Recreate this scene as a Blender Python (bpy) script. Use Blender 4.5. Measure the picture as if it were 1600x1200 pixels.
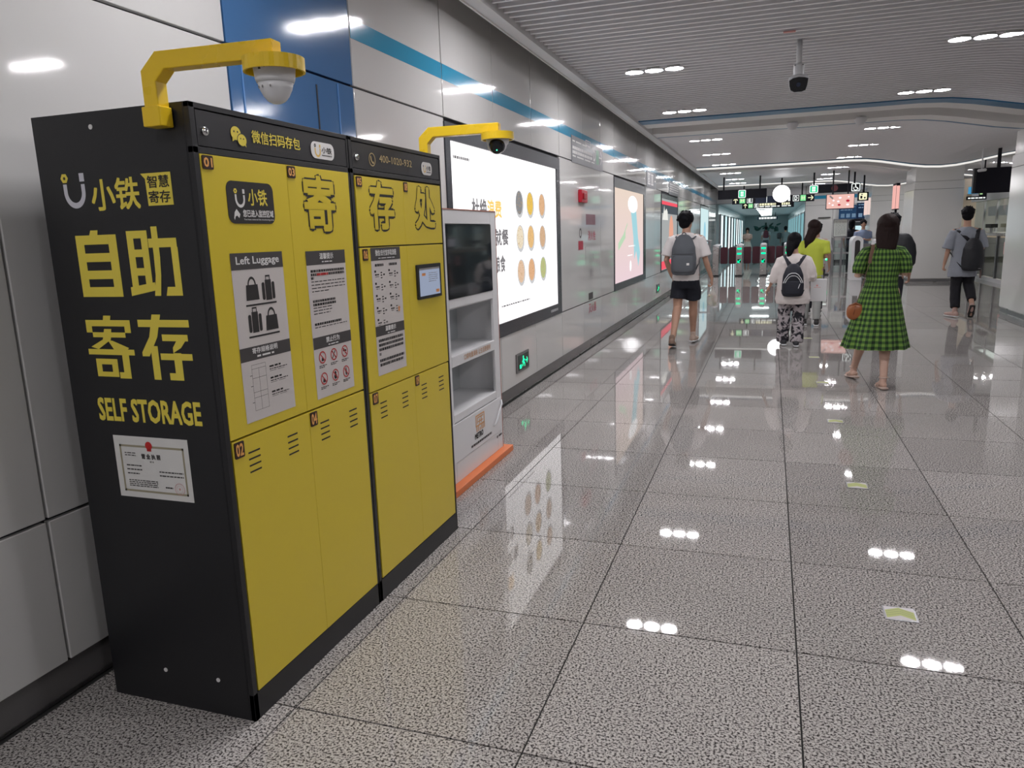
import bpy, bmesh, math, random
from mathutils import Vector, Matrix, noise
random.seed(7)
PI = math.pi
scene = bpy.context.scene
for o in list(bpy.data.objects):
    bpy.data.objects.remove(o)
COL = scene.collection

# ------------------------------------------------------------------ camera, world, exposure
cam_d = bpy.data.cameras.new('camera')
cam_d.sensor_width = 36
cam_d.lens = 1163.06 / 1600 * 36
cam_d.clip_end = 300
cam = bpy.data.objects.new('camera', cam_d)
COL.objects.link(cam)
_y, _p, _r = 0.3345, -0.1956, -0.033
fw = Vector((-math.sin(_y) * math.cos(_p), math.cos(_y) * math.cos(_p), math.sin(_p)))
rt = Vector((math.cos(_y), math.sin(_y), 0))
up = rt.cross(fw)
r2 = math.cos(_r) * rt + math.sin(_r) * up
u2 = -math.sin(_r) * rt + math.cos(_r) * up
fw, rt, up = fw, r2, u2
cam.matrix_world = Matrix(((rt.x, up.x, -fw.x, 0), (rt.y, up.y, -fw.y, 0), (rt.z, up.z, -fw.z, 1.587), (0, 0, 0, 1)))
scene.camera = cam
w = bpy.data.worlds.new('world')
scene.world = w
w.use_nodes = True
w.node_tree.nodes['Background'].inputs[0].default_value = (0.75, 0.8, 0.85, 1)
w.node_tree.nodes['Background'].inputs[1].default_value = 0.25
scene.view_settings.view_transform = 'Standard'
scene.view_settings.look = 'None'
scene.view_settings.gamma = 1.0
scene.view_settings.use_curve_mapping = False
scene.view_settings.exposure = 0.0
LAMP = 134.0          # strength of the round ceiling lamps
scene.cycles.max_bounces = 7
scene.cycles.diffuse_bounces = 4
scene.cycles.glossy_bounces = 4
scene.cycles.transparent_max_bounces = 12
scene.cycles.sample_clamp_indirect = 6.0
scene.cycles.caustics_reflective = False
scene.cycles.caustics_refractive = False

# ------------------------------------------------------------------ helpers
ORG = {}

def tag(o, label=None, cat=None, group=None, kind=None):
    if label: o['label'] = label
    if cat: o['category'] = cat
    if group: o['group'] = group
    if kind: o['kind'] = kind
    return o

def thing(name, label, cat, loc=(0, 0, 0), rz=0.0, group=None):
    o = bpy.data.objects.new(name, None)
    o.empty_display_size = 0.1
    COL.objects.link(o)
    o.location = loc
    o.rotation_euler = (0, 0, rz)
    ORG[o] = Vector(loc)
    return tag(o, label, cat, group)

def copy_tree(o, parent=None):
    c = o.copy()
    COL.objects.link(c)
    c.parent = parent
    ORG[c] = ORG.get(o, Vector())
    for ch in list(o.children):
        copy_tree(ch, c)
    return c

class MB:
    def __init__(s, xf=None):
        s.v = []; s.f = []; s.uv = []; s.xf = xf
    def add(s, vs, fs, uvs=None):
        n = len(s.v)
        if s.xf: vs = [s.xf @ Vector(p) for p in vs]
        s.v += [tuple(p) for p in vs]
        s.f += [tuple(i + n for i in f) for f in fs]
        if uvs is None: uvs = [(0, 0)] * len(vs)
        s.uv += uvs
        return s
    def box(s, x0, x1, y0, y1, z0, z1):
        return s.add([(x0,y0,z0),(x1,y0,z0),(x1,y1,z0),(x0,y1,z0),(x0,y0,z1),(x1,y0,z1),(x1,y1,z1),(x0,y1,z1)],
                     [(0,3,2,1),(4,5,6,7),(0,1,5,4),(1,2,6,5),(2,3,7,6),(3,0,4,7)])
    def pbox(s, F, a0, a1, b0, b1, c0, c1):
        vs = [F(a,b,c) for c in (c0,c1) for (a,b) in ((a0,b0),(a1,b0),(a1,b1),(a0,b1))]
        return s.add(vs, [(0,3,2,1),(4,5,6,7),(0,1,5,4),(1,2,6,5),(2,3,7,6),(3,0,4,7)])
    def poly(s, F, pts, c0, c1=None):
        n = len(pts)
        if c1 is None:
            return s.add([F(a,b,c0) for a,b in pts], [tuple(range(n))])
        vs = [F(a,b,c0) for a,b in pts] + [F(a,b,c1) for a,b in pts]
        fs = [tuple(range(n))[::-1], tuple(range(n, 2*n))] + [(i,(i+1)%n,n+(i+1)%n,n+i) for i in range(n)]
        return s.add(vs, fs)
    def rect(s, F, a0, a1, b0, b1, c):
        return s.poly(F, [(a0,b0),(a1,b0),(a1,b1),(a0,b1)], c)
    def rrect(s, F, a0, a1, b0, b1, r, c0, c1=None, n=5):
        pts = []
        for cx, cy, t0 in ((a1-r,b0+r,-PI/2),(a1-r,b1-r,0),(a0+r,b1-r,PI/2),(a0+r,b0+r,PI)):
            for i in range(n+1):
                t = t0 + PI/2*i/n
                pts.append((cx+r*math.cos(t), cy+r*math.sin(t)))
        return s.poly(F, pts, c0, c1)
    def disc(s, F, a, b, r, c0, c1=None, n=24, ry=None):
        ry = ry or r
        return s.poly(F, [(a+r*math.cos(2*PI*i/n), b+ry*math.sin(2*PI*i/n)) for i in range(n)], c0, c1)
    def ring(s, F, a, b, r0, r1, c, n=28, t0=0, t1=2*PI, ky=1.0):
        vs = []; fs = []
        full = abs(t1-t0-2*PI) < 1e-6
        m = n if full else n+1
        for i in range(m):
            t = t0+(t1-t0)*i/n
            vs += [F(a+r0*math.cos(t), b+r0*ky*math.sin(t), c), F(a+r1*math.cos(t), b+r1*ky*math.sin(t), c)]
        for i in range(n):
            j = (i+1) % m
            fs.append((2*i,2*i+1,2*j+1,2*j))
        return s.add(vs, fs)
    def line(s, F, a0, b0, a1, b1, w, c):
        d = Vector((a1-a0, b1-b0)); L = d.length or 1e-6
        n = Vector((-d.y, d.x))/L*w/2
        return s.poly(F, [(a0-n.x,b0-n.y),(a1-n.x,b1-n.y),(a1+n.x,b1+n.y),(a0+n.x,b0+n.y)], c)
    def text(s, F, st, a0, a1, b0, b1, c, bold=0.0):
        vs, fs, (x0,x1,y0,y1) = glyphs(st)
        kx = (a1-a0)/(x1-x0); ky = (b1-b0)/(y1-y0)
        dirs = [(0,0)] if not bold else ([(1,1),(-1,1),(1,-1),(-1,-1)] if bold < .03 else [(1,0),(0,1),(-1,0),(0,-1),(.75,.75),(-.75,.75),(.75,-.75),(-.75,-.75)])
        for i, (dx, dy) in enumerate(dirs):
            s.add([F(a0+(x-x0+dx*bold)*kx, b0+(y-y0+dy*bold)*ky, c+.00006*i) for x,y in vs], fs)
        return s
    def tube(s, pts, rad, n=12, cap=True, flat=None):
        """pts: centres; rad: radius or (r1,r2) per point; flat: reference direction of r1"""
        pts = [Vector(p) for p in pts]
        m = len(pts)
        if not isinstance(rad, (list, tuple)): rad = [rad]*m
        rad = [(r,r) if not isinstance(r,(tuple,list)) else r for r in rad]
        if cap == 'round':
            d0 = (pts[0]-pts[1]).normalized(); d1 = (pts[-1]-pts[-2]).normalized()
            a = [(pts[0]+d0*min(rad[0])*k, (rad[0][0]*q, rad[0][1]*q)) for k,q in ((.95,.25),(.75,.66),(.4,.92))]
            b = [(pts[-1]+d1*min(rad[-1])*k, (rad[-1][0]*q, rad[-1][1]*q)) for k,q in ((.4,.92),(.75,.66),(.95,.25))]
            pts = [p for p,_ in a]+pts+[p for p,_ in b]
            rad = [r for _,r in a]+rad+[r for _,r in b]
            m = len(pts)
        ref = Vector(flat) if flat else None
        vs = []; prev = None
        for i, p in enumerate(pts):
            t = (pts[min(i+1,m-1)]-pts[max(i-1,0)]).normalized()
            if ref is not None: e = ref - t*ref.dot(t)
            elif prev is not None: e = prev - t*prev.dot(t)
            else:
                e = Vector((1,0,0)) if abs(t.x) < .8 else Vector((0,1,0))
                e = e - t*e.dot(t)
            e.normalize(); prev = e
            g = t.cross(e)
            for k in range(n):
                th = 2*PI*k/n
                vs.append(p + e*rad[i][0]*math.cos(th) + g*rad[i][1]*math.sin(th))
        fs = [(i*n+k, i*n+(k+1)%n, (i+1)*n+(k+1)%n, (i+1)*n+k) for i in range(m-1) for k in range(n)]
        if cap:
            fs += [tuple(range(n))[::-1], tuple(range((m-1)*n, m*n))]
        return s.add(vs, fs)
    def rings(s, rs, n=28, cap=True, mod=None, capb=True):
        """rs: (cx,cy,z,rx,ry) horizontal loft"""
        vs = []; uv = []
        for i, (cx,cy,z,rx,ry) in enumerate(rs):
            for k in range(n):
                th = 2*PI*k/n
                q = mod(i/(len(rs)-1), th) if mod else 1.0
                vs.append((cx+rx*q*math.cos(th), cy+ry*q*math.sin(th), z)); uv.append((k/n, z))
        m = len(rs)
        fs = [(i*n+k, i*n+(k+1)%n, (i+1)*n+(k+1)%n, (i+1)*n+k) for i in range(m-1) for k in range(n)]
        if capb: fs.append(tuple(range(n))[::-1])
        if cap: fs.append(tuple(range((m-1)*n, m*n)))
        return s.add(vs, fs, uv)
    def sup(s, c, r, e1=1.0, e2=1.0, M=None, nu=20, nv=12):
        sg = lambda x, e: math.copysign(abs(x)**e, x)
        vs = []
        for i in range(1, nv):
            ph = -PI/2+PI*i/nv
            for k in range(nu):
                th = 2*PI*k/nu
                p = Vector((r[0]*sg(math.cos(ph),e1)*sg(math.cos(th),e2), r[1]*sg(math.cos(ph),e1)*sg(math.sin(th),e2), r[2]*sg(math.sin(ph),e1)))
                if M: p = M @ p
                vs.append(p+Vector(c))
        for q in (-1, 1):
            p = Vector((0,0,q*r[2]))
            if M: p = M @ p
            vs.append(p+Vector(c))
        m = nv-1
        fs = [(i*nu+k, i*nu+(k+1)%nu, (i+1)*nu+(k+1)%nu, (i+1)*nu+k) for i in range(m-1) for k in range(nu)]
        b, t = m*nu, m*nu+1
        fs += [(b, (k+1)%nu, k) for k in range(nu)] + [(t, (m-1)*nu+k, (m-1)*nu+(k+1)%nu) for k in range(nu)]
        return s.add(vs, fs)
    def lathe(s, prof, c, n=24):
        """prof: (r,z) around vertical axis at c"""
        vs = []; m = len(prof)
        for r, z in prof:
            for k in range(n):
                th = 2*PI*k/n
                vs.append((c[0]+r*math.cos(th), c[1]+r*math.sin(th), c[2]+z))
        fs = [(i*n+k, i*n+(k+1)%n, (i+1)*n+(k+1)%n, (i+1)*n+k) for i in range(m-1) for k in range(n)]
        fs += [tuple(range(n))[::-1], tuple(range((m-1)*n, m*n))]
        return s.add(vs, fs)
    def mesh(s, name, off=Vector()):
        me = bpy.data.meshes.new(name)
        me.from_pydata([(x-off[0], y-off[1], z-off[2]) for x,y,z in s.v], [], s.f)
        ul = me.uv_layers.new(name='UVMap')
        for l in me.loops:
            ul.data[l.index].uv = s.uv[l.vertex_index]
        return me
    def build(s, name, mt, parent=None, smooth=False, bevel=0, local=False, voxel=None, sm=0, dec=None, disp=None, kind=None, label=None, cat=None, group=None, fix=True):
        if parent is not None: off = Vector() if local else ORG[parent]
        elif local: off = Vector()
        else:
            xs = [p[0] for p in s.v]; ys = [p[1] for p in s.v]; zs = [p[2] for p in s.v]
            off = Vector(((min(xs)+max(xs))/2, (min(ys)+max(ys))/2, min(zs)))
        me = s.mesh(name, off)
        me.materials.append(mt)
        o = bpy.data.objects.new(name, me)
        COL.objects.link(o)
        if parent is not None: o.parent = parent; ORG[o] = ORG[parent]
        else: o.location = off; ORG[o] = off
        if fix:
            bm = bmesh.new(); bm.from_mesh(me)
            bmesh.ops.recalc_face_normals(bm, faces=bm.faces)
            bm.to_mesh(me); bm.free()
        if voxel:
            r = o.modifiers.new('r', 'REMESH'); r.mode = 'VOXEL'; r.voxel_size = voxel
            if sm:
                q = o.modifiers.new('s', 'SMOOTH'); q.factor = .5; q.iterations = sm
            if disp:
                tx = bpy.data.textures.new('folds', 'CLOUDS'); tx.noise_scale = disp[1]
                q = o.modifiers.new('d', 'DISPLACE'); q.texture = tx; q.strength = disp[0]; q.mid_level = .5; q.texture_coords = 'LOCAL'
            if dec:
                q = o.modifiers.new('c', 'DECIMATE'); q.ratio = dec
            dg = bpy.context.evaluated_depsgraph_get()
            m2 = bpy.data.meshes.new_from_object(o.evaluated_get(dg))
            o.modifiers.clear()
            m2.name = name
            if not m2.materials: m2.materials.append(mt)
            o.data = m2; me = m2
            smooth = True
        if smooth:
            me.shade_smooth()
        if bevel:
            b = o.modifiers.new('b', 'BEVEL'); b.width = bevel; b.segments = 2; b.limit_method = 'ANGLE'; b.angle_limit = math.radians(50)
        return tag(o, label, cat, group, kind)

_gc = {}
def glyphs(st, bold=0.0):
    if (st, bold) in _gc: return _gc[(st, bold)]
    c = bpy.data.curves.new('t', 'FONT'); c.body = st; c.size = 1; c.offset = bold; c.resolution_u = 2
    o = bpy.data.objects.new('t', c); COL.objects.link(o)
    m = bpy.data.meshes.new_from_object(o.evaluated_get(bpy.context.evaluated_depsgraph_get()))
    vs = [(p.co.x, p.co.y) for p in m.vertices]; fs = [tuple(p.vertices) for p in m.polygons]
    bpy.data.objects.remove(o); bpy.data.curves.remove(c); bpy.data.meshes.remove(m)
    if not vs: vs = [(0,0),(1,0),(1,1)]; fs = []
    bb = (min(v[0] for v in vs), max(v[0] for v in vs), min(v[1] for v in vs), max(v[1] for v in vs))
    _gc[(st, bold)] = (vs, fs, bb)
    return _gc[(st, bold)]

# frames: F(a,b,c) -> world; c is the distance out of the surface
def FX(x): return lambda a, b, c: (x+c, a, b)          # faces +X, a = world y, b = world z
def FY(y): return lambda a, b, c: (a, y-c, b)          # faces -Y, a = world x, b = world z
def FZ(z): return lambda a, b, c: (a, b, z+c)          # faces +Z

# ------------------------------------------------------------------ materials
def mat(name, col, rough=.5, metal=0., emit=None, es=0., spec=None, coat=0., bump=None):
    m = bpy.data.materials.new(name); m.use_nodes = True
    nt = m.node_tree; b = nt.nodes['Principled BSDF']
    b.inputs['Base Color'].default_value = (*col, 1)
    b.inputs['Roughness'].default_value = rough
    b.inputs['Metallic'].default_value = metal
    if spec is not None: b.inputs['Specular IOR Level'].default_value = spec
    if coat: b.inputs['Coat Weight'].default_value = coat; b.inputs['Coat Roughness'].default_value = .08
    if emit: b.inputs['Emission Color'].default_value = (*emit, 1); b.inputs['Emission Strength'].default_value = es
    # fine procedural variation so that nothing is perfectly uniform
    tc = nt.nodes.new('ShaderNodeTexCoord'); nz = nt.nodes.new('ShaderNodeTexNoise')
    nz.inputs['Scale'].default_value = (bump[1] if bump else 7.0); nz.inputs['Detail'].default_value = 3
    nt.links.new(tc.outputs['Object'], nz.inputs['Vector'])
    if bump:
        bp = nt.nodes.new('ShaderNodeBump'); bp.inputs['Strength'].default_value = bump[0]; bp.inputs['Distance'].default_value = bump[2] if len(bump) > 2 else .01
        nt.links.new(nz.outputs['Fac'], bp.inputs['Height']); nt.links.new(bp.outputs['Normal'], b.inputs['Normal'])
    elif not emit:
        mr = nt.nodes.new('ShaderNodeMapRange')
        mr.inputs['To Min'].default_value = max(.02, rough*.88); mr.inputs['To Max'].default_value = min(1, rough*1.12)
        nt.links.new(nz.outputs['Fac'], mr.inputs['Value']); nt.links.new(mr.outputs['Result'], b.inputs['Roughness'])
    return m

def emis(name, col, s):
    m = bpy.data.materials.new(name); m.use_nodes = True
    nt = m.node_tree; nt.nodes.remove(nt.nodes['Principled BSDF'])
    e = nt.nodes.new('ShaderNodeEmission'); e.inputs[0].default_value = (*col, 1); e.inputs[1].default_value = s
    nt.links.new(e.outputs[0], nt.nodes['Material Output'].inputs[0])
    return m

def granite():
    m = bpy.data.materials.new('granite'); m.use_nodes = True
    nt = m.node_tree; b = nt.nodes['Principled BSDF']; L = nt.links.new
    g = nt.nodes.new('ShaderNodeNewGeometry')
    n1 = nt.nodes.new('ShaderNodeTexNoise'); n1.inputs['Scale'].default_value = 120; n1.inputs['Detail'].default_value = 2.5; n1.inputs['Roughness'].default_value = .6
    n2 = nt.nodes.new('ShaderNodeTexNoise'); n2.inputs['Scale'].default_value = 1.4; n2.inputs['Detail'].default_value = 2
    L(g.outputs['Position'], n1.inputs['Vector']); L(g.outputs['Position'], n2.inputs['Vector'])
    cr = nt.nodes.new('ShaderNodeValToRGB'); e = cr.color_ramp.elements
    e[0].position = .40; e[0].color = (.05,.045,.045,1); e[1].position = .50; e[1].color = (.43,.41,.39,1)
    x = e.new(.44); x.color = (.16,.15,.15,1); x = e.new(.62); x.color = (.58,.56,.54,1)
    L(n1.outputs['Fac'], cr.inputs[0])
    mx = nt.nodes.new('ShaderNodeMix'); mx.data_type = 'RGBA'; mx.blend_type = 'MULTIPLY'; mx.inputs[0].default_value = 1
    c2 = nt.nodes.new('ShaderNodeValToRGB'); c2.color_ramp.elements[0].color = (.80,.79,.79,1); c2.color_ramp.elements[1].color = (1,.985,.97,1)
    L(n2.outputs['Fac'], c2.inputs[0]); L(cr.outputs[0], mx.inputs[6]); L(c2.outputs[0], mx.inputs[7])
    oi = nt.nodes.new('ShaderNodeObjectInfo'); mr = nt.nodes.new('ShaderNodeMapRange')
    mr.inputs['To Min'].default_value = .88; mr.inputs['To Max'].default_value = 1.06
    L(oi.outputs['Random'], mr.inputs['Value'])
    vm = nt.nodes.new('ShaderNodeVectorMath'); vm.operation = 'SCALE'
    L(mx.outputs[2], vm.inputs[0]); L(mr.outputs[0], vm.inputs['Scale']); L(vm.outputs[0], b.inputs['Base Color'])
    r = nt.nodes.new('ShaderNodeMapRange'); r.inputs['From Min'].default_value = .4; r.inputs['From Max'].default_value = .6
    r.inputs["To Min"].default_value = .035; r.inputs["To Max"].default_value = .012
    L(n1.outputs['Fac'], r.inputs['Value']); L(r.outputs[0], b.inputs['Roughness'])
    b.inputs['Specular IOR Level'].default_value = .46
    return m

def enamel(name, col, rough, wob=.10):
    m = bpy.data.materials.new(name); m.use_nodes = True
    nt = m.node_tree; b = nt.nodes['Principled BSDF']; L = nt.links.new
    b.inputs['Base Color'].default_value = (*col, 1); b.inputs['Roughness'].default_value = rough
    b.inputs['Specular IOR Level'].default_value = .6
    g = nt.nodes.new('ShaderNodeNewGeometry'); n = nt.nodes.new('ShaderNodeTexNoise'); n.inputs['Scale'].default_value = 3.2; n.inputs['Detail'].default_value = 1.5
    L(g.outputs['Position'], n.inputs['Vector'])
    bp = nt.nodes.new('ShaderNodeBump'); bp.inputs['Strength'].default_value = wob; bp.inputs['Distance'].default_value = .02
    L(n.outputs['Fac'], bp.inputs['Height']); L(bp.outputs[0], b.inputs['Normal'])
    return m

def glassm(name, tint=(.86,.93,.92), refl=.12):
    m = bpy.data.materials.new(name); m.use_nodes = True
    nt = m.node_tree; nt.nodes.remove(nt.nodes['Principled BSDF']); L = nt.links.new
    t = nt.nodes.new('ShaderNodeBsdfTransparent'); t.inputs[0].default_value = (*tint, 1)
    g = nt.nodes.new('ShaderNodeBsdfGlossy'); g.inputs['Roughness'].default_value = .03
    lw = nt.nodes.new('ShaderNodeLayerWeight'); lw.inputs[0].default_value = refl*2
    mx = nt.nodes.new('ShaderNodeMixShader')
    mt2 = nt.nodes.new('ShaderNodeMath'); mt2.operation = 'MULTIPLY_ADD'; mt2.inputs[1].default_value = .6; mt2.inputs[2].default_value = refl*.5
    L(lw.outputs['Fresnel'], mt2.inputs[0]); L(mt2.outputs[0], mx.inputs[0]); L(t.outputs[0], mx.inputs[1]); L(g.outputs[0], mx.inputs[2])
    L(mx.outputs[0], nt.nodes['Material Output'].inputs[0])
    return m

def gingham():
    m = bpy.data.materials.new('green_gingham'); m.use_nodes = True
    nt = m.node_tree; b = nt.nodes['Principled BSDF']; L = nt.links.new
    uv = nt.nodes.new('ShaderNodeUVMap'); sx = nt.nodes.new('ShaderNodeSeparateXYZ'); L(uv.outputs[0], sx.inputs[0])
    def stripe(o, k):
        a = nt.nodes.new('ShaderNodeMath'); a.operation = 'MULTIPLY'; a.inputs[1].default_value = k; L(o, a.inputs[0])
        f = nt.nodes.new('ShaderNodeMath'); f.operation = 'FRACT'; L(a.outputs[0], f.inputs[0])
        g = nt.nodes.new('ShaderNodeMath'); g.operation = 'GREATER_THAN'; g.inputs[1].default_value = .5; L(f.outputs[0], g.inputs[0])
        return g.outputs[0]
    s1 = stripe(sx.outputs[0], 30); s2 = stripe(sx.outputs[1], 19)
    ad = nt.nodes.new('ShaderNodeMath'); ad.operation = 'ADD'; L(s1, ad.inputs[0]); L(s2, ad.inputs[1])
    dv = nt.nodes.new('ShaderNodeMath'); dv.operation = 'MULTIPLY'; dv.inputs[1].default_value = .5; L(ad.outputs[0], dv.inputs[0])
    cr = nt.nodes.new('ShaderNodeValToRGB'); cr.color_ramp.interpolation = 'CONSTANT'
    e = cr.color_ramp.elements; e[0].color = (.15,.27,.045,1); e[1].position = .4; e[1].color = (.045,.115,.018,1)
    x = e.new(.8); x.color = (.008,.024,.008,1)
    L(dv.outputs[0], cr.inputs[0]); L(cr.outputs[0], b.inputs['Base Color'])
    b.inputs['Roughness'].default_value = .85
    return m

def marbled(name, c1, c2, sc=9):
    m = bpy.data.materials.new(name); m.use_nodes = True
    nt = m.node_tree; b = nt.nodes['Principled BSDF']; L = nt.links.new
    tc = nt.nodes.new('ShaderNodeTexCoord'); n = nt.nodes.new('ShaderNodeTexNoise'); n.inputs['Scale'].default_value = sc; n.inputs['Detail'].default_value = 4; n.inputs['Distortion'].default_value = 1.6
    L(tc.outputs['Object'], n.inputs['Vector'])
    cr = nt.nodes.new('ShaderNodeValToRGB'); e = cr.color_ramp.elements
    e[0].position = .46; e[0].color = (*c1,1); e[1].position = .54; e[1].color = (*c2,1)
    L(n.outputs['Fac'], cr.inputs[0]); L(cr.outputs[0], b.inputs['Base Color']); b.inputs['Roughness'].default_value = .85
    return m

M = dict(
    granite=granite(), joint=mat('joint_grout', (.02,.02,.02), .9),
    base=mat('dark_granite_base', (.12,.115,.115), .25),
    panel=enamel('white_enamel', (.60,.597,.583), .06, .05), blue=enamel('blue_enamel', (.05,.14,.31), .10, .05),
    teal=mat('teal_stripe', (.02,.26,.44), .12), gap=mat('dark_gap', (.03,.03,.035), .8),
    slat=mat('ceiling_slat', (.84,.84,.86), .45), plenum=mat('plenum', (.24,.24,.25), .9), trimw=mat('ceiling_trim', (.76,.76,.76), .4),
    beamw=mat('beam_white', (.82,.81,.79), .35), beamg=mat('beam_grey', (.38,.38,.39), .5), beamb=mat('beam_blue', (.03,.16,.31), .35),
    col=enamel('column_enamel', (.74,.74,.72), .14, .05), steel=mat('brushed_steel', (.55,.54,.53), .28, 1.0), steeld=mat('dark_steel', (.30,.30,.31), .35, 1.0),
    lblack=mat('black_powder_coat', (.012,.0125,.015), .42), lblack2=mat('black_panel', (.018,.018,.021), .38),
    yel=mat('yellow_enamel', (.70,.545,.04), .30), yelp=mat('yellow_vinyl', (.80,.66,.08), .45), yela=mat('yellow_paint', (.85,.58,.02), .28),
    white=mat('white_print', (.75,.74,.73), .5), paper=mat('poster_paper', (.62,.58,.56), .45), paperw=mat('certificate_paper', (.72,.72,.70), .5),
    dark=mat('dark_print', (.02,.018,.018), .6), grey=mat('grey_print', (.055,.05,.05), .6), midg=mat('mid_grey_print', (.28,.27,.27), .6), orange=mat('orange_print', (.75,.30,.10), .5),
    redp=mat('red_print', (.55,.02,.02), .5), pinkp=mat('pink_print', (.70,.35,.33), .5), goldp=mat('gold_print', (.35,.32,.22), .5),
    tag=mat('number_plate', (.03,.008,.008), .35), tagt=mat('number_gold', (.85,.42,.12), .4), chrome=mat('chrome', (.8,.8,.8), .15, 1.0), stud=mat('stud', (.75,.75,.75), .5),
    camw=mat('camera_white', (.72,.73,.75), .35), glassb=mat('black_glass', (.008,.010,.014), .06), frame=mat('ad_frame', (.035,.04,.05), .22),
    kio=mat('kiosk_white', (.76,.76,.77), .3), kioo=mat('kiosk_orange', (.75,.20,.06), .4), kioc=mat('kiosk_copper', (.45,.18,.13), .4),
    maroon=mat('maroon_flap', (.07,.008,.02), .45), sign=mat('sign_black', (.010,.010,.016), .6, spec=.2), signd=mat('sign_plate', (.10,.105,.12), .3),
    glass=glassm('clear_glass'), glassf=glassm('frosted_panel', (.55,.62,.60), .2),
    lamp=emis('lamp_disc', (1,.97,1), LAMP), lampc=mat('lamp_housing', (.5,.5,.5), .4),
    marker=mat('marker_yellow_green', (.42,.46,.16), .5), markw=mat('marker_ribbed', (.55,.52,.53), .5),
    tealw=enamel('teal_wall', (.58,.76,.79), .15),
)
# ------------------------------------------------------------------ SETTING
XW = -2.36
def zw(x):
    return 3.32 - (.14*(1-math.cos(PI*(x-2)/2.1)) if x > 2 else 0)

# floor
fl = MB().box(-2.5, 9.6, -4, 76, -.12, -.006).build('floor', M['joint'], kind='structure')
T = .83
tme = MB().box(-T/2+.003, T/2-.003, -T/2+.0035, T/2-.0035, -.02, 0).mesh('tile')
tme.materials.append(M['granite'])
for i in range(10):
    for k in range(-5, 18):
        if len(fl.children) > 299: break
        if i > 4 and k < 1: continue
        o = bpy.data.objects.new('tile', tme); COL.objects.link(o); o.parent = fl
        o.location = Vector((-2.344+T*(i+.5), 2.775+T*(k+.5), 0)) - ORG[fl]
ft = MB()
for i in range(14):
    for k in range(-8, 62):
        if i < 10 and -5 <= k < 18 and not (i > 4 and k < 1): continue
        x = -2.344+T*i; y = 2.775+T*k
        ft.box(x+.0025, x+T-.0025, y+.0025, y+T-.0025, -.02, 0)
ft.build('tile', M['granite'], fl, kind='stuff', fix=False)
MB().box(-2.3, 1.6, 54.3, 76, -.02, 0).build('tile', M['granite'], fl, kind='stuff')

# wall left
wl = MB().box(-2.62, -2.385, -4, 36, 0, 3.75).build('wall_left', M['gap'], kind='structure')
br = [-4, -2.6, -1.5, -.4, .68, 1.796, 3.0, 4.113, 5.42, 6.52, 7.65, 8.73, 9.85, 10.98, 11.97, 13.1, 14.1, 15.19, 16.3, 17.43, 18.6, 19.7, 20.75, 21.9, 23.0, 24.1, 25.25, 26.4, 27.5, 28.7, 29.9, 31.45, 32.6, 33.8, 35, 36]
ADS = [(5.40, 8.70), (11.95, 15.17), (17.43, 20.72), (27.5, 31.42)]
def panel(y0, y1, z0, z1, m, g=.006):
    p = MB().box(XW-.03, XW, y0+g, y1-g, z0+g, z1-g).build('panel', m, wl, bevel=.003)
    return p
for a, b in zip(br, br[1:]):
    blue = abs(a-3.0) < .01
    m = M['blue'] if blue else M['panel']
    panel(a, b, .125, .665, m)
    p = panel(a, b, 2.485, 3.46, m)
    if not blue and a > 2:
        MB().box(XW-.001, XW+.0012, a+.006, b-.006, 2.755, 2.868).build('stripe', M['teal'], p)
    if not any(s-.1 < (a+b)/2 < e+.1 for s, e in ADS) and not (8.7 < a < 10.9):
        p = panel(a, b, .665, 2.485, m)
        if blue:
            MB().box(XW, XW+.004, 3.09, 3.10, .68, 2.47).box(XW, XW+.004, 3.93, 3.94, .68, 2.47).build('edge_strip', mat('blue_edge', (.08,.22,.5), .2), p)
            MB().box(XW, XW+.004, 3.712, 3.722, 2.0, 2.43).build('slot', M['gap'], p)
panel(8.71, 10.98, .665, 2.485, M['panel'])
MB().box(-2.385, -2.372, -4, 36, 0, .125).build('baseboard_left', M['base'], kind='structure')
MB().box(-2.372, -2.366, -4, 36, 0, .012).build('trim_1', M['steel'], kind='structure')

# ceiling
cl = MB().box(-2.5, 9.6, -4, 36, 3.62, 3.75).build('ceiling', M['plenum'], kind='structure')
XS = [-2.05, 2.0] + [2.0+.35*i for i in range(1, 22)]
def strip(mb, y0, y1, dz0, dz1, xs=XS, off=0):
    vs = []; fs = []
    for x in xs:
        z = zw(x)
        vs += [(x,y0,z+dz0),(x,y1,z+dz0),(x,y1,z+dz1),(x,y0,z+dz1)]
    n = len(xs)
    for i in range(n-1):
        for k in range(4):
            fs.append((4*i+k, 4*i+(k+1)%4, 4*i+4+(k+1)%4, 4*i+4+k))
    fs += [(3,2,1,0), (4*n-4,4*n-3,4*n-2,4*n-1)]
    mb.add(vs, fs)
    return mb
SP = .139
sme = strip(MB(), -.016, .016, 0, .11).mesh('slat'); sme.materials.append(M['slat'])
y = 4.89
Y0 = y
while y < 12.4:
    o = bpy.data.objects.new('slat', sme); COL.objects.link(o); o.parent = cl
    o.location = Vector((0, y, 0)) - ORG[cl]
    y += SP
st = MB()
y = Y0-SP
while y > -4: strip(st, y-.016, y+.016, 0, .11, [-2.05,2,2.9,3.5,4.1,4.7,5.3,6.2,7.4,8.3,9.35]); y -= SP
st.build('slat', M['slat'], cl, kind='stuff', fix=False)
st = MB()
for a, b in ((14.85, 22.35), (24.75, 35.9)):
    y = a
    while y < b:
        strip(st, y-.06, y+.06, 0, .02); y += SP
st.build('slat', M['slat'], cl, kind='stuff', fix=False)
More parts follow.
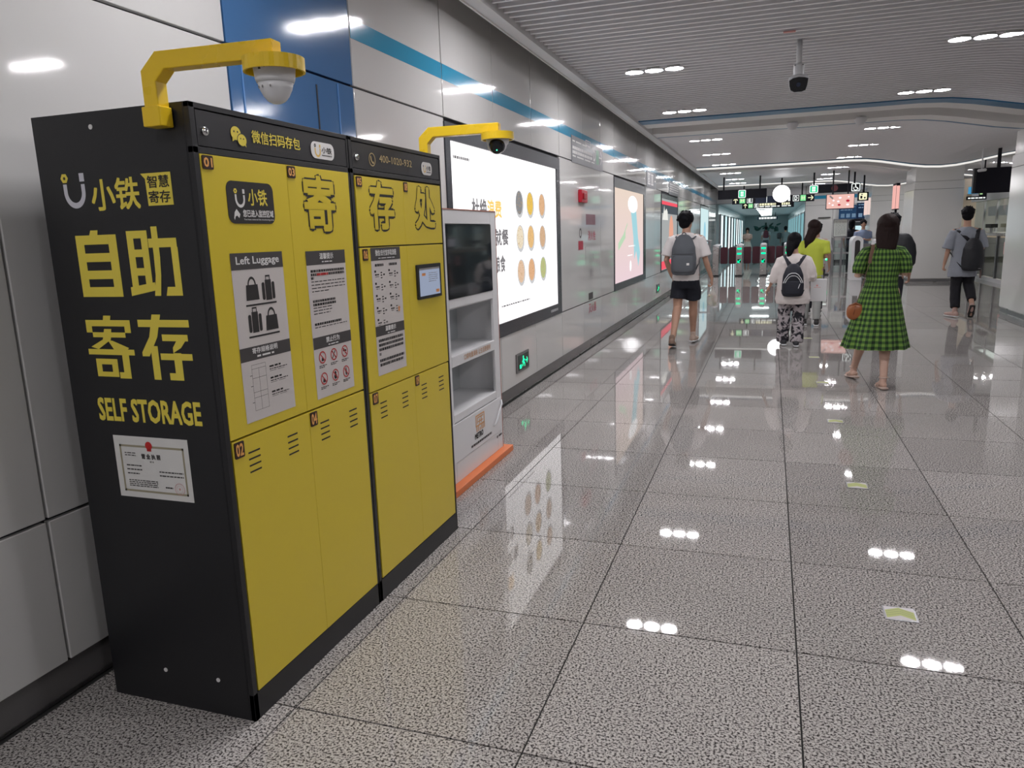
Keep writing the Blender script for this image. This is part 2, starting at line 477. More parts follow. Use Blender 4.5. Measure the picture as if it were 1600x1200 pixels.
# edge trim along the left wall
MB().box(-2.17, -2.052, -4, 36, 3.275, 3.29).box(-2.064, -2.052, -4, 36, 3.29, 3.62).build('trim_2', M['trimw'], kind='structure')
MB().box(-2.172, -2.16, -4, 36, 3.262, 3.29).build('trim_3', M['beamw'], kind='structure')
# curved beams
def beam(y0, k, num):
    b = strip(MB(), y0-.05, y0+2.36, .13, .3).build('trim_%d' % num, M['beamg'], kind='structure')
    strip(MB(), y0, y0+.38*k, -.012, .13).build('band', M['beamb'], b)
    strip(MB(), y0+.38*k, y0+.9, -.006, .13).build('band', M['beamw'], b)
    strip(MB(), y0+1.53, y0+2.05, -.03, .13).build('band', M['beamw'], b)
    strip(MB(), y0+2.05, y0+2.3, -.012, .13).build('band', M['beamb'], b)
beam(12.45, 1, 4)
beam(22.4, .3, 5)
beam(31.75, .3, 6)
# glowing strips standing in for light falling on the far beams' band faces
BAND_GLOW = emis('cove_light', (1,.97,.93), .85)
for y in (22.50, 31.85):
    o = strip(MB(), y, y+.03, -.060, -.012).build('cove_lamp', BAND_GLOW)
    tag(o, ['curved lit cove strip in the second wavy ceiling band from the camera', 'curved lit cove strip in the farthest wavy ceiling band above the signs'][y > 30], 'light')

# other walls
MB().box(-2.5, 9.6, -4.2, -4, 0, 3.75).build('wall_back', M['panel'], kind='structure')
wr = MB().box(9.35, 9.6, -4, 36, 0, 3.75).build('wall_right', M['panel'], kind='structure')
wf = MB().box(1.41, 9.6, 36, 36.3, 0, 3.75).box(-2.62, 1.41, 36, 36.3, 2.72, 3.75).build('wall_front', M['gap'], kind='structure')
for i in range(7):
    x0 = 1.41+1.13*i; x1 = min(x0+1.13, 9.6)
    for z0, z1 in ((.12,.665),(.665,2.485),(2.485,3.4)):
        p = MB().box(x0+.006, x1-.006, 35.96, 36.0, z0+.005, z1-.005).build('panel', M['panel'], wf)
        if z0 > 2:
            MB().box(x0+.006, x1-.006, 35.957, 35.961, 2.755, 2.90).build('stripe', M['teal'], p)
for i in range(4):
    MB().box(-2.36+.94*i+.005, -2.36+.94*(i+1)-.005, 35.97, 36.0, 2.73, 3.4).build('panel', M['slat'], wf)
# corridor beyond
MB().box(-2.5, -2.3, 36.3, 76, 0, 2.9).build('wall_corridor_left', M['tealw'], kind='structure')
MB().box(1.5, 1.7, 36.3, 76, 0, 2.9).build('wall_corridor_right', M['tealw'], kind='structure')
MB().box(-2.5, 1.7, 75.8, 76, 0, 2.9).build('wall_corridor_end', M['tealw'], kind='structure')
MB().box(-2.5, 1.7, 36.3, 76, 2.72, 2.9).build('ceiling_corridor', M['slat'], kind='structure')
CL = emis('corridor_lamp', (.92,1,1), 12)  # glowing strips added to brighten the corridor
for i in range(9):
    y = 39+4.2*i
    MB().box(-.84, .04, y, y+.2, 2.70, 2.72).build('ceiling_lamp', CL, label='thin white ceiling lamp in the corridor beyond the ticket gates, '+['nearest','second','third','fourth','fifth','sixth','seventh','eighth','farthest'][i]+' one', cat='light', group='lamps of the far corridor')

# round downlights in rows of three
def trio(x, y, label):
    t = thing('downlight_row', label, 'light', (x, y, zw(x)))
    for k in (-1, 0, 1):
        cx = x+k*.2165; z = zw(cx)
        h = MB().lathe([(.108,.10),(.108,-.006),(.096,-.008),(.094,.004)], (cx, y, z), 28).build('lamp_ring', M['lampc'], t, smooth=False)
        MB().disc(FZ(z-.002), cx, y, .094, 0, n=28).build('lamp', M['lamp'], h)
names = ['nearest', 'second', 'third', 'fourth', 'fifth', 'sixth', 'seventh', 'eighth', 'ninth', 'tenth']
for side, x in (('left', -1.262), ('right', 1.885)):
    for i, y in enumerate((5.65, 8.71, 11.79, 15.7, 18.75, 21.8, 25.3, 28.4, 30.9)):
        where = 'of the row nearer the left wall' if side == 'left' else 'of the row nearer the columns'
        trio(x, y, 'three round white ceiling downlights, %s set %s' % (names[i], where))
    trio(x, 2.6, 'three round ceiling downlights above the photographer, %s' % ('towards the lockers' if side == 'left' else 'away from the lockers'))
    trio(x, -.5, 'three round ceiling downlights behind the photographer, %s' % ('towards the lockers' if side == 'left' else 'away from the lockers'))
for j, y in enumerate((4.2, 8.9, 17.2, 20.3, 26.8, 29.9)):  # added sets out of view, more light for the hall
    trio(6.6, y, 'three round ceiling downlights right of the columns, %s set from the camera' % names[j])

for x, y, n in ((5.7, 31.2, 'near the far wall, right of the far column'), (1.885, 34.3, 'closest to the far white wall'), (4.2, 34.9, 'between the far column and the far wall')):  # extra sets added to brighten the far right area
    trio(x, y, 'three round ceiling downlights '+n)
# columns
def column(x0, x1, y0, y1, num, ztop, lab):
    c = MB().box(x0+.06, x1-.06, y0+.06, y1-.06, 0, ztop).build('trim_%d' % num, M['gap'], kind='structure')
    MB().box(x0+.02, x1-.02, y0+.02, y1-.02, 0, .10).build('plinth', M['steeld'], c)
    MB().box(x0+.012, x1-.012, y0+.012, y1-.012, .085, .095).box(x0+.012, x1-.012, y0+.012, y1-.012, .0, .012).build('plinth_rail', M['steel'], c)
    for z0, z1, g in ((.10, 2.455, 0), (2.462, 2.66, 0), (2.667, ztop, .025)):
        for (a0,a1,b0,b1) in ((x0,x0+.03,y0,y1), (x1-.03,x1,y0,y1), (x0+.03,x1-.03,y0,y0+.03), (x0+.03,x1-.03,y1-.03,y1)):
            q = MB()
            q.box(max(a0,x0+g), min(a1,x1-g), max(b0,y0+g), min(b1,y1-g), z0, z1) if not g else q.box(a0+(g if a0 < (x0+x1)/2 else -g), a1+(-g if a1 > (x0+x1)/2 else g), b0+(g if b0 < (y0+y1)/2 else -g), b1+(-g if b1 > (y0+y1)/2 else g), z0, z1)
            q.build('panel', M['col'], c, bevel=.004)
    return c
column(3.86, 5.35, 13.66, 15.24, 7, 3.5, '')
column(3.6, 4.78, 22.95, 24.5, 8, 3.5, '')
column(3.6, 4.78, 32.2, 34.0, 9, 3.5, '')

# evacuation markers on the floor
for i, yy in enumerate((3.19, 4.85, 6.51, 8.17, 9.80, 11.5, 13.15, 14.8)):
    t = thing('floor_marker', 'small yellow-green chevron floor marker, %s from the camera' % names[i], 'floor marker', (.559, yy, 0))
    F = lambda a, b, c, yy=yy: (.559+a, yy+b, .0+c)
    MB().poly(F, [(-.062,-.06),(.062,-.06),(.062,.06),(-.062,.06)], .0004, .0022).build('plate', M['steeld'], t)
    MB().poly(F, [(-.056,-.05),(.056,-.05),(.056,.055),(-.056,.055)], .0024).build('plate_face', M['markw'], t)
    MB().poly(F, [(-.054,-.045),(0,-.015),(.054,-.045),(.054,.022),(0,.052),(-.054,.022)], .0026).build('chevron', M['marker'], t)
    q = MB()
    for d in (.004, .022, -.014):
        q.line(F, -.054, -.012+d, 0, .018+d, .003, .0028); q.line(F, 0, .018+d, .054, -.012+d, .003, .0028)
    q.build('chevron_lines', mat('marker_line', (.27,.30,.12), .5), t)

# ceiling-hung bullet camera
t = thing('ceiling_camera', 'white bullet camera with black front hanging from the slatted ceiling', 'camera', (.205, 8.07, 2.88))
MB().tube([(.205,8.07,3.33),(.205,8.07,3.11)], .026, 16).build('pole', M['camw'], t, smooth=True)
MB().lathe([(.03,0),(.047,-.01),(.05,-.03),(.05,-.09),(.046,-.125),(.03,-.14)], (.205, 8.07, 3.12), 20).build('joint_housing', M['camw'], t, smooth=True)
for k in range(4):
    a = PI/4+k*PI/2
    MB().sup((.205+.05*math.cos(a), 8.07+.05*math.sin(a), 3.10), (.008,.008,.006), nu=8, nv=6).build('screw', M['steeld'], t)
_ct, _st = math.cos(.38), math.sin(.38)
F = lambda a, b, c: (.205+a, 8.01-c*_ct-b*_st, 2.925+b*_ct-c*_st)
body = MB(); 
prof = [(a*1.1, b*1.3) for a, b in [(-.082,.035),(-.05,.052),(0,.058),(.05,.052),(.082,.042),(.075,-.01),(.062,-.045),(.03,-.055),(-.035,-.055),(-.066,-.04),(-.078,-.005)]]
body.poly(F, prof, -.07, .03)
body.build('housing', M['camw'], t, bevel=.006)
MB().poly(F, [(a*.94, b*.92) for a, b in prof], .03, .034).build('lens_cover', M['glassb'], t)
MB().disc(F, 0, 0, .02, .0345).build('lens', mat('lens_blue', (.02,.03,.06), .1), t)
MB().box(.05, .155, 7.63, 7.66, 3.31, 3.322).build('ceiling_tag', M['pinkp'], label='small pinkish tag on a ceiling slat near the hanging camera', cat='tag')
for i, x in enumerate((.29, 1.34)):
    MB().lathe([(.02,-.10),(.06,-.09),(.11,0),(.11,.02)], (x, 14.05, zw(x)-.02), 20).build('smoke_detector', M['camw'], smooth=True, label='white cone-shaped ceiling speaker under the wavy band, %s one' % ('left' if i == 0 else 'right'), cat='speaker')
# ------------------------------------------------------------------ LOCKER
XF, XB, YA, YM, YB = -1.596, -2.207, 1.838, 2.708, 3.593
SF = FY(YA); FF = FX(XF)

def logo_u(mb, F, a, b, s, c, col='w'):
    """the smile-shaped U of the logo, centre of the bowl at a,b, half width s"""
    mb.ring(F, a, b, s*.66, s, c, n=20, t0=PI, t1=2*PI, ky=1.15)
    mb.rect(F, a-s, a-s*.66, b, b+s*.55, c); mb.rect(F, a+s*.66, a+s, b, b+s*.5, c)
    mb.rect(F, a+s*.58, a+s*1.02, b+s*.68, b+s*1.25, c)
def logo_dot(mb, F, a, b, s, c):
    mb.ring(F, a-s*.83, b+s*.98, s*.12, s*.36, c, n=6)

def bars(mb, F, a0, a1, b, h, c, n=1, step=.006, frac=1.0, seed=1, word=.012):
    r = random.Random(seed)
    for i in range(n):
        x = a0; e = a0+(a1-a0)*(frac if i == n-1 else 1)
        while x < e:
            L = word*r.uniform(.5, 1.6)
            mb.rect(F, x, min(x+L, e), b-i*step-h, b-i*step, c)
            x += L+word*.25

def heavy(mb, F, ch, a0, a1, b0, b1, c):
    """heavy block-stroke characters, drawn as polygons on a unit square"""
    R = []; P = []
    if ch == '自':
        R = [(0,.2,0,.93),(.8,1,0,.93),(.2,.8,0,.15),(.2,.8,.27,.40),(.2,.8,.53,.66),(.2,.8,.79,.93)]
        P = [[(.36,.93),(.56,.93),(.58,1.0),(.40,1.0)]]
    elif ch == '助':
        R = [(.0,.13,.08,.95),(.28,.41,.12,.95),(.13,.28,.84,.95),(.13,.28,.57,.68),(.13,.28,.30,.41),(.50,.62,.55,1.0),(.42,.97,.70,.83),(.85,.98,.0,.70)]
        P = [[(-.04,.0),(.46,.08),(.46,.20),(-.04,.13)],[(.50,.56),(.62,.56),(.60,.30),(.55,.0),(.43,.0),(.49,.3)],[(.66,.0),(.86,.0),(.86,.13),(.70,.13)]]
    elif ch == '寄':
        R = [(0,.98,.83,.93),(0,.13,.73,.83),(.85,.98,.73,.83),(.13,.85,.655,.735),(-.02,1.0,.375,.465),(.12,.60,.22,.31),(.12,.60,.02,.10),(.12,.24,.10,.22),(.47,.60,.10,.22),(.72,.87,.10,.375),(.62,.87,.0,.10)]
        P = [[(.40,.93),(.56,.93),(.58,1.0),(.42,1.0)],[(.40,.79),(.56,.79),(.52,.62),(.22,.465),(.06,.50),(.34,.62)],[(.44,.62),(.56,.60),(.90,.49),(.86,.465),(.56,.465)]]
    elif ch == '存':
        R = [(0,1.0,.81,.92),(.20,.34,.0,.52),(.45,.95,.60,.70),(.38,1.0,.31,.41),(.64,.79,.0,.42),(.52,.79,.0,.11)]
        P = [[(.30,1.0),(.47,1.0),(.36,.66),(.16,.36),(.02,.36),(.02,.42),(.2,.66)],[(.80,.70),(.95,.66),(.80,.50),(.64,.42),(.64,.50)]]
    w = a1-a0; h = b1-b0
    for i, (x0,x1,y0,y1) in enumerate(R): mb.rect(F, a0+x0*w, a0+x1*w, b0+y0*h, b0+y1*h, c+.00005*i)
    for i, q in enumerate(P): mb.poly(F, [(a0+x*w, b0+y*h) for x, y in q], c+.00005*(i+len(R)))
    return mb

def badge(F, a0, a1, b0, b1, st, parent):
    p = MB().rrect(F, a0, a1, b0, b1, .005, .0, .003).build('number_plate', M['tag'], parent)
    MB().text(F, st, a0+.006, a1-.006, b0+.007, b1-.007, .0035, .025).build('number', M['tagt'], p)

def locker(y0, y1, first):
    t = thing('locker_cabinet', 'black and yellow self-storage locker cabinet with left luggage poster, nearest the camera' if first else
              'black and yellow locker cabinet with payment tablet, standing next to the white kiosk', 'locker', ((XF+XB)/2, (y0+y1)/2, 0))
    yb = y1-.004 if first else y1
    b = MB()
    b.box(XB, XF-.018, y0, yb, .0, 2.0)                      # carcass
    b.box(XF-.018, XF, y0, y0+.022, 0, 2.0).box(XF-.018, XF, yb-.012, yb, 0, 2.0)
    b.box(XF-.018, XF, y0, yb, 0, .098).box(XF-.018, XF, y0, yb, 1.984, 2.0).box(XF-.018, XF, y0, yb, 1.857, 1.876)
    b.build('body', M['lblack'], t, bevel=.0012)
    MB().pbox(FF, y0+.026, y1-.016, 1.879, 1.981, -.017, -.002).build('header_panel', M['lblack2'], t, bevel=.001)
    hp = t.children[-1]
    h = MB().lathe([(.0135,0),(.0135,.004),(.011,.008),(.002,.009)], (0,0,0), 20)
    h.v = [(XF-.002+z, y0+.058+x, 1.922+y) for x, y, z in h.v]
    lk = h.build('lock', M['chrome'], t, smooth=True)
    MB().rect(FF, y0+.0565, y0+.0595, 1.915, 1.929, .0077).build('keyhole', M['dark'], lk)
    return t, hp

def door(t, a0, a1, b0, b1, seam, name='door'):
    """door pair skin with a fine vertical seam"""
    out = []
    for (p, q) in ((a0, seam-.0006), (seam+.0006, a1)):
        out.append(MB().pbox(FF, p, q, b0, b1, -.016, .0).build(name, M['yel'], t, bevel=.001))
    return out

def vents(F, a, b, dr, w=.06):
    q = MB()
    for i in range(4):
        q.rect(F, a, a+w, b-.022*i-.0052, b-.022*i+.0006, .0005)
    q.build('vent_slots', M['dark'], dr)

L1, hp1 = locker(YA, YM, True)
L2, hp2 = locker(YM+.002, YB, False)
# --- first cabinet doors
d1 = door(L1, 1.862, 2.692, .979, 1.856, 2.283)
d2 = door(L1, 1.866, 2.692, .100, .972, 2.290)
badge(FF, 1.869, 1.915, 1.813, 1.853, '01', d1[0]); badge(FF, 2.286, 2.332, 1.813, 1.853, '03', d1[1])
badge(FF, 1.873, 1.919, .915, .968, '02', d2[0]); badge(FF, 2.295, 2.340, .915, .968, '04', d2[1])
vents(FF, 1.938, .920, d2[0]); vents(FF, 2.151, .918, d2[0]); vents(FF, 2.358, .916, d2[1]); vents(FF, 2.566, .914, d2[1])
# --- second cabinet doors
d3 = door(L2, 2.742, 3.576, 1.566, 1.850, 3.163)
d4 = door(L2, 2.742, 3.576, .951, 1.560, 3.168)
d5 = door(L2, 2.742, 3.572, .102, .945, 3.168)
badge(FF, 2.748, 2.792, 1.806, 1.847, '05', d3[0]); badge(FF, 3.168, 3.206, 1.803, 1.847, '08', d3[1])
badge(FF, 2.760, 2.802, 1.508, 1.555, '06', d4[0])
badge(FF, 2.760, 2.806, .893, .943, '07', d5[0]); badge(FF, 3.174, 3.214, .893, .943, '09', d5[1])
vents(FF, 2.823, .889, d5[0]); vents(FF, 3.031, .889, d5[0]); vents(FF, 3.238, .887, d5[1]); vents(FF, 3.442, .887, d5[1])

# --- header print
q = MB()
q.disc(FF, 2.035, 1.932, .024, .0003, ry=.021); q.poly(FF, [(2.018,1.92),(2.03,1.912),(2.016,1.906)], .0003)
q.disc(FF, 2.062, 1.914, .021, .0009, ry=.018); q.poly(FF, [(2.07,1.902),(2.078,1.904),(2.080,1.893)], .0009)
q.text(FF, '微信扫码存包', 2.112, 2.378, 1.912, 1.951, .0005, .012)
q.build('lettering', M['yelp'], hp1, label='yellow chat bubbles and lettering')
q = MB().disc(FF, 2.062, 1.914, .0235, .0006, ry=.0205)
for dx, dz, r in ((2.026,1.937,.0032),(2.043,1.937,.0032),(2.055,1.918,.0026),(2.069,1.918,.0026)): q.disc(FF, dx, dz, r, .0012, n=8)
q.build('lettering_dark', M['lblack2'], hp1)
MB().text(FF, 'WECHAT SCANNING QR CODE', 2.118, 2.376, 1.896, 1.904, .0005).build('lettering_small', M['grey'], hp1)
def pill(a0, a1, b0, b1, hp):
    p = MB().rrect(FF, a0, a1, b0, b1, (b1-b0)*.42, .0, .0015).build('logo_plate', M['white'], hp)
    q = MB(); w = a1-a0; m = (b0+b1)/2
    logo_u(q, FF, a0+w*.27, m-.003, w*.125, .002)
    q.build('logo_mark', mat('logo_gold', (.75,.50,.12), .5), p)
    q = MB(); logo_dot(q, FF, a0+w*.27, m-.003, w*.125, .002)
    q.text(FF, '小铁', a0+w*.44, a0+w*.88, m-.008, m+.014, .002, .02)
    bars(q, FF, a0+w*.44, a0+w*.88, m-.014, .004, .002, word=.005)
    q.build('logo_text', M['dark'], p)
pill(2.445, 2.598, 1.893, 1.953, hp1)
pill(3.372, 3.486, 1.893, 1.953, hp2)
q = MB().ring(FF, 2.895, 1.923, .0235, .0275, .0004)
q.line(FF, 2.884, 1.937, 2.887, 1.920, .008, .0004).line(FF, 2.887, 1.920, 2.899, 1.909, .006, .0004).line(FF, 2.899, 1.909, 2.908, 1.912, .009, .0004)
q.text(FF, '400-1020-932', 2.958, 3.268, 1.918, 1.948, .0004, .004)
q.build('lettering', M['goldp'] if 0 else mat('phone_gold', (.50,.38,.18), .5), hp2, label='gold phone number lettering')
q = MB(); bars(q, FF, 2.965, 3.03, 1.905, .010, .0004, word=.012); bars(q, FF, 3.04, 3.27, 1.902, .006, .0004, word=.02, seed=4)
q.build('lettering_small', M['grey'], hp2)

# --- big outlined characters on the doors
def outlined(ch, a0, a1, b0, b1, dr):
    MB().text(FF, ch, a0+.004, a1-.001, b0+.001, b1-.004, .0006, .078).build('character_outline', M['dark'], dr)
    MB().text(FF, ch, a0, a1, b0, b1, .0014, .029).text(FF, ch, a0, a1, b0, b1, .0018, .015).build('character', M['yel'], dr)
outlined('寄', 2.378, 2.572, 1.634, 1.826, d1[1])
outlined('存', 2.852, 3.058, 1.640, 1.832, d3[0])
outlined('处', 3.278, 3.492, 1.642, 1.830, d3[1])

# --- monitoring sticker
p = MB().rrect(FF, 1.962, 2.194, 1.655, 1.786, .026, .0, .0015).build('sticker', M['dark'], d1[0], label='black rounded sticker with U logo')
q = MB(); logo_u(q, FF, 2.022, 1.732, .024, .002)
q.text(FF, '您已进入监控区域', 2.030, 2.185, 1.676, 1.698, .002, .03); q.text(FF, 'You have entered the monitoring area', 2.032, 2.185, 1.664, 1.671, .002, .01)
q.poly(FF, [(1.985,1.672),(1.99,1.690),(2.0,1.700),(2.016,1.684),(2.010,1.672),(2.0,1.680),(1.992,1.676),(1.988,1.666)], .002)
q.build('sticker_print', M['white'], d1[0])
q = MB(); logo_dot(q, FF, 2.022, 1.732, .024, .002); q.text(FF, '小铁', 2.062, 2.158, 1.713, 1.764, .002, .015)
q.build('sticker_print', M['yelp'], d1[0])

# --- left luggage poster
p = MB().rect(FF, 1.947, 2.214, 1.014, 1.563, .0008).build('poster', M['paper'], d1[0], label='left luggage poster')
MB().rect(FF, 1.947, 2.214, 1.510, 1.563, .0012).build('poster_header', M['grey'], d1[0]); MB().rect(FF, 1.947, 2.214, 1.215, 1.260, .0012).build('poster_subheader', M['grey'], d1[0])
q = MB().text(FF, 'Left Luggage', 1.972, 2.192, 1.520, 1.551, .0016, .018).text(FF, '寄存规格说明', 2.008, 2.140, 1.236, 1.255, .0016, .02)
bars(q, FF, 2.03, 2.12, 1.229, .006, .0016, word=.03); q.build('poster_lettering', M['white'], d1[0])
q = MB()
def bagicon(a, b):
    q.poly(FF, [(a-.033,b),(a+.033,b),(a+.029,b+.050),(a-.029,b+.050)], .0014)
    q.ring(FF, a, b+.048, .015, .021, .0014, n=14, t0=0, t1=PI, ky=1.35)
def caseicon(a, b):
    q.rect(FF, a-.016, a+.016, b, b+.068, .0014); q.rrect(FF, a-.034, a-.019, b+.002, b+.060, .006, .0014); q.rrect(FF, a+.019, a+.034, b+.002, b+.060, .006, .0014)
    q.rect(FF, a-.012, a-.008, b+.068, b+.080, .0014); q.rect(FF, a+.008, a+.012, b+.068, b+.080, .0014); q.rect(FF, a-.012, a+.012, b+.078, b+.083, .0014)
bagicon(2.038, 1.410); caseicon(2.122, 1.404); q.rect(FF, 2.000, 2.160, 1.391, 1.397, .0014)
caseicon(2.038, 1.304); bagicon(2.125, 1.303); q.rect(FF, 2.000, 2.162, 1.288, 1.294, .0014)
def frame_rect(mb, F, a0, a1, b0, b1, w, c):
    mb.rect(F,a0,a1,b0,b0+w,c).rect(F,a0,a1,b1-w,b1,c).rect(F,a0,a0+w,b0,b1,c).rect(F,a1-w,a1,b0,b1,c)
frame_rect(q, FF, 1.995, 2.068, 1.047, 1.200, .0009, .0014)
for z in (1.186, 1.155, 1.108, 1.09): q.rect(FF, 1.995, 2.068, z, z+.0009, .0014)
q.rect(FF, 2.030, 2.031, 1.047, 1.186, .0014)
for z in (1.165, 1.13, 1.075): q.rect(FF, 1.984, 1.995, z, z+.0018, .0014)
for z in (1.178, 1.138, 1.090):
    bars(q, FF, 2.088, 2.150, z+.006, .006, .0014, word=.02, seed=int(z*1000)); bars(q, FF, 2.088, 2.185, z-.005, .003, .0014, word=.012, seed=int(z*900)); bars(q, FF, 2.088, 2.17, z-.012, .0012, .0014, word=.03, seed=5)
q.build('poster_print', M['dark'], d1[0])

# --- notice poster with prohibition signs
def code_block(F, a0, a1, b0, b1, c, dr, seed=3):
    pass      # square codes are left out
p = MB().rect(FF, 2.354, 2.621, 1.006, 1.558, .0008).build('poster', M['paper'], d1[1], label='notice poster with prohibition signs')
MB().rect(FF, 2.354, 2.621, 1.507, 1.558, .0012).build('poster_header', M['grey'], d1[1]); MB().rect(FF, 2.356, 2.622, 1.195, 1.239, .0012).build('poster_subheader', M['grey'], d1[1])
q = MB().text(FF, '温馨提示', 2.442, 2.535, 1.527, 1.549, .0016, .02).text(FF, '禁止行为', 2.442, 2.535, 1.212, 1.233, .0016, .02)
bars(q, FF, 2.455, 2.525, 1.519, .004, .0016, word=.02); bars(q, FF, 2.455, 2.525, 1.205, .004, .0016, word=.02)
q.build('poster_lettering', M['white'], d1[1])
q = MB()
bars(q, FF, 2.376, 2.606, 1.489, .009, .0014, 3, .013, .08, 2, .010)
bars(q, FF, 2.376, 2.606, 1.447, .003, .0014, 4, .012, .5, 3, .022)
bars(q, FF, 2.376, 2.530, 1.378, .009, .0014, 2, .013, 1, 4, .010); bars(q, FF, 2.376, 2.50, 1.350, .003, .0014, 3, .011, .9, 5, .02)
bars(q, FF, 2.376, 2.56, 1.292, .009, .0014, 1, .013, 1, 6, .010); bars(q, FF, 2.376, 2.60, 1.277, .003, .0014, 1, .012, 1, 7, .022)
ic = [(2.408,1.160),(2.487,1.160),(2.566,1.160),(2.408,1.078),(2.487,1.078),(2.566,1.078)]
for i, (a, b) in enumerate(ic):
    bars(q, FF, a-.026, a+.026, b-.030, .003, .0014, 2, .006, .7, i, .012)
    if i == 1: q.line(FF, a-.012, b-.014, a+.010, b+.014, .004, .0016).line(FF, a+.010, b-.014, a-.010, b+.014, .003, .0016)
    elif i == 2: q.line(FF, a-.012, b+.004, a+.012, b+.002, .007, .0016).line(FF, a-.006, b+.012, a+.006, b-.010, .004, .0016)
    elif i == 4: q.disc(FF, a, b+.008, .007, .0016, n=10).disc(FF, a, b-.006, .010, .0016, n=10)
    elif i == 5: q.disc(FF, a, b+.012, .004, .0016, n=8).rect(FF, a-.004, a+.004, b-.014, b+.008, .0016)
    else: q.poly(FF, [(a-.010,b-.014),(a+.010,b-.014),(a+.006,b-.004),(a,b+.004),(a-.006,b-.004)], .0016)
q.build('poster_print', M['dark'], d1[1])
q = MB()
for a, b in ic:
    q.ring(FF, a, b, .019, .0235, .0018, n=26); q.line(FF, a-.0145, b+.0145, a+.0145, b-.0145, .004, .0018)
bars(q, FF, 2.415, 2.49, 1.476, .009, .0018, word=.010)
q.build('prohibition_signs', M['redp'], d1[1])

# --- instruction poster on the second cabinet
p = MB().rect(FF, 2.826, 3.094, 1.008, 1.559, .0008).build('poster', M['paper'], d4[0], label='payment instruction poster')
MB().rect(FF, 2.826, 3.094, 1.504, 1.559, .0012).build('poster_header', M['grey'], d4[0]); MB().rect(FF, 2.826, 3.094, 1.179, 1.223, .0012).build('poster_subheader', M['grey'], d4[0])
q = MB(); q.text(FF, '微信/支付宝存取流程', 2.866, 3.056, 1.524, 1.549, .0016, .02).text(FF, '温馨提示', 2.912, 3.010, 1.196, 1.217, .0016, .03)
bars(q, FF, 2.89, 3.04, 1.515, .003, .0016, word=.03); bars(q, FF, 2.93, 3.0, 1.188, .004, .0016, word=.03); q.build('poster_lettering', M['white'], d4[0])
q = MB()
for k in (0, 1):
    a = 2.856+.125*k
    bars(q, FF, a, a+.075, 1.490, .011, .0014, word=.012, seed=k)
    for r in range(5 - k):
        z = 1.460-.052*r
        q.rect(FF, a-.008, a+.006, z-.006, z+.003, .0014)
        bars(q, FF, a-.004, a+.030, z-.013, .006, .0014, word=.011, seed=r+9*k); bars(q, FF, a-.002, a+.03, z-.024, .002, .0014, word=.03, seed=r)
        bars(q, FF, a+.045, a+.060, z-.006, .005, .0014, 3, .011, 1, r, .01); bars(q, FF, a+.068, a+.082, z-.014, .007, .0014, word=.01, seed=r)
bars(q, FF, 2.846, 3.075, 1.165, .012, .0014, 4, .0195, .06, 11, .011)
bars(q, FF, 2.846, 3.075, 1.078, .012, .0014, 2, .0195, .95, 12, .011)
q.build('poster_print', M['dark'], d4[0])
MB().rect(FF, 3.045, 3.060, 1.270, 1.292, .0016).build('poster_mark', M['orange'], d4[0])

# --- tablet
SCR = emis('tablet_screen', (.52,.60,.80), .55)
tb = MB().rrect(FF, 3.246, 3.516, 1.302, 1.468, .006, .0, .010).build('tablet', mat('tablet_black', (.015,.016,.022), .25), L2)
MB().rect(FF, 3.264, 3.497, 1.316, 1.441, .0105).build('screen', SCR, tb)
q = MB().rect(FF, 3.264, 3.497, 1.441, 1.450, .0106); bars(q, FF, 3.365, 3.47, 1.425, .003, .0112, 5, .010, .8, 3, .028)
q.build('screen_text', M['midg'], tb)
MB().rect(FF, 3.445, 3.485, 1.325, 1.340, .0112).rect(FF, 3.29, 3.33, 1.413, 1.426, .0112).build('screen_button', M['orange'], tb)

# --- side lettering of the first cabinet
side = MB().pbox(SF, XB+.002, XF-.022, .002, 1.998, .0, .0008).build('side_panel', M['lblack'], L1)
q = MB()
for ch, a0, a1, b0, b1 in (('自',-2.092,-1.926,1.440,1.648),('助',-1.884,-1.688,1.442,1.652),('寄',-2.100,-1.912,1.176,1.380),('存',-1.884,-1.684,1.176,1.384)):
    heavy(MB(), SF, ch, a0, a1, b0, b1, .0014).build('character', M['yelp'], L1, label='big yellow block character')
MB().text(SF, 'SELF STORAGE', -2.096, -1.678, 1.033, 1.106, .0014, .028).build('side_lettering', M['yelp'], L1, label='yellow words SELF STORAGE')
q.text(SF, '小铁', -2.001, -1.813, 1.708, 1.800, .0014, .018)
_d = MB(); logo_dot(_d, SF, -2.067, 1.768, .043, .0014); _d.build('logo_dot', M['yelp'], L1)
MB().poly(SF, [(-1.782,1.713),(-1.687,1.713),(-1.687,1.808),(-1.800,1.808),(-1.784,1.792)], .0014).build('side_flag', M['yelp'], L1, label='yellow corner flag with dark characters')
q.build('side_lettering', M['yelp'], L1, label='yellow name lettering and corner flag')
q = MB(); logo_u(q, SF, -2.067, 1.768, .044, .0014); q.build('side_logo', mat('logo_white', (.62,.62,.68), .5), L1, label='white smiling U logo')
MB().text(SF, '智慧', -1.776, -1.696, 1.765, 1.800, .0020, .015).build('side_lettering', M['dark'], L1)
MB().text(SF, '寄存', -1.776, -1.696, 1.721, 1.756, .0020, .015).build('side_lettering', M['dark'], L1)
for a, b in ((-1.967,1.955),(-1.960,.134),(-1.735,.134)):
    MB().disc(SF, a, b, .0075, .0008, .003, n=16).build('stud', M['stud'], L1)
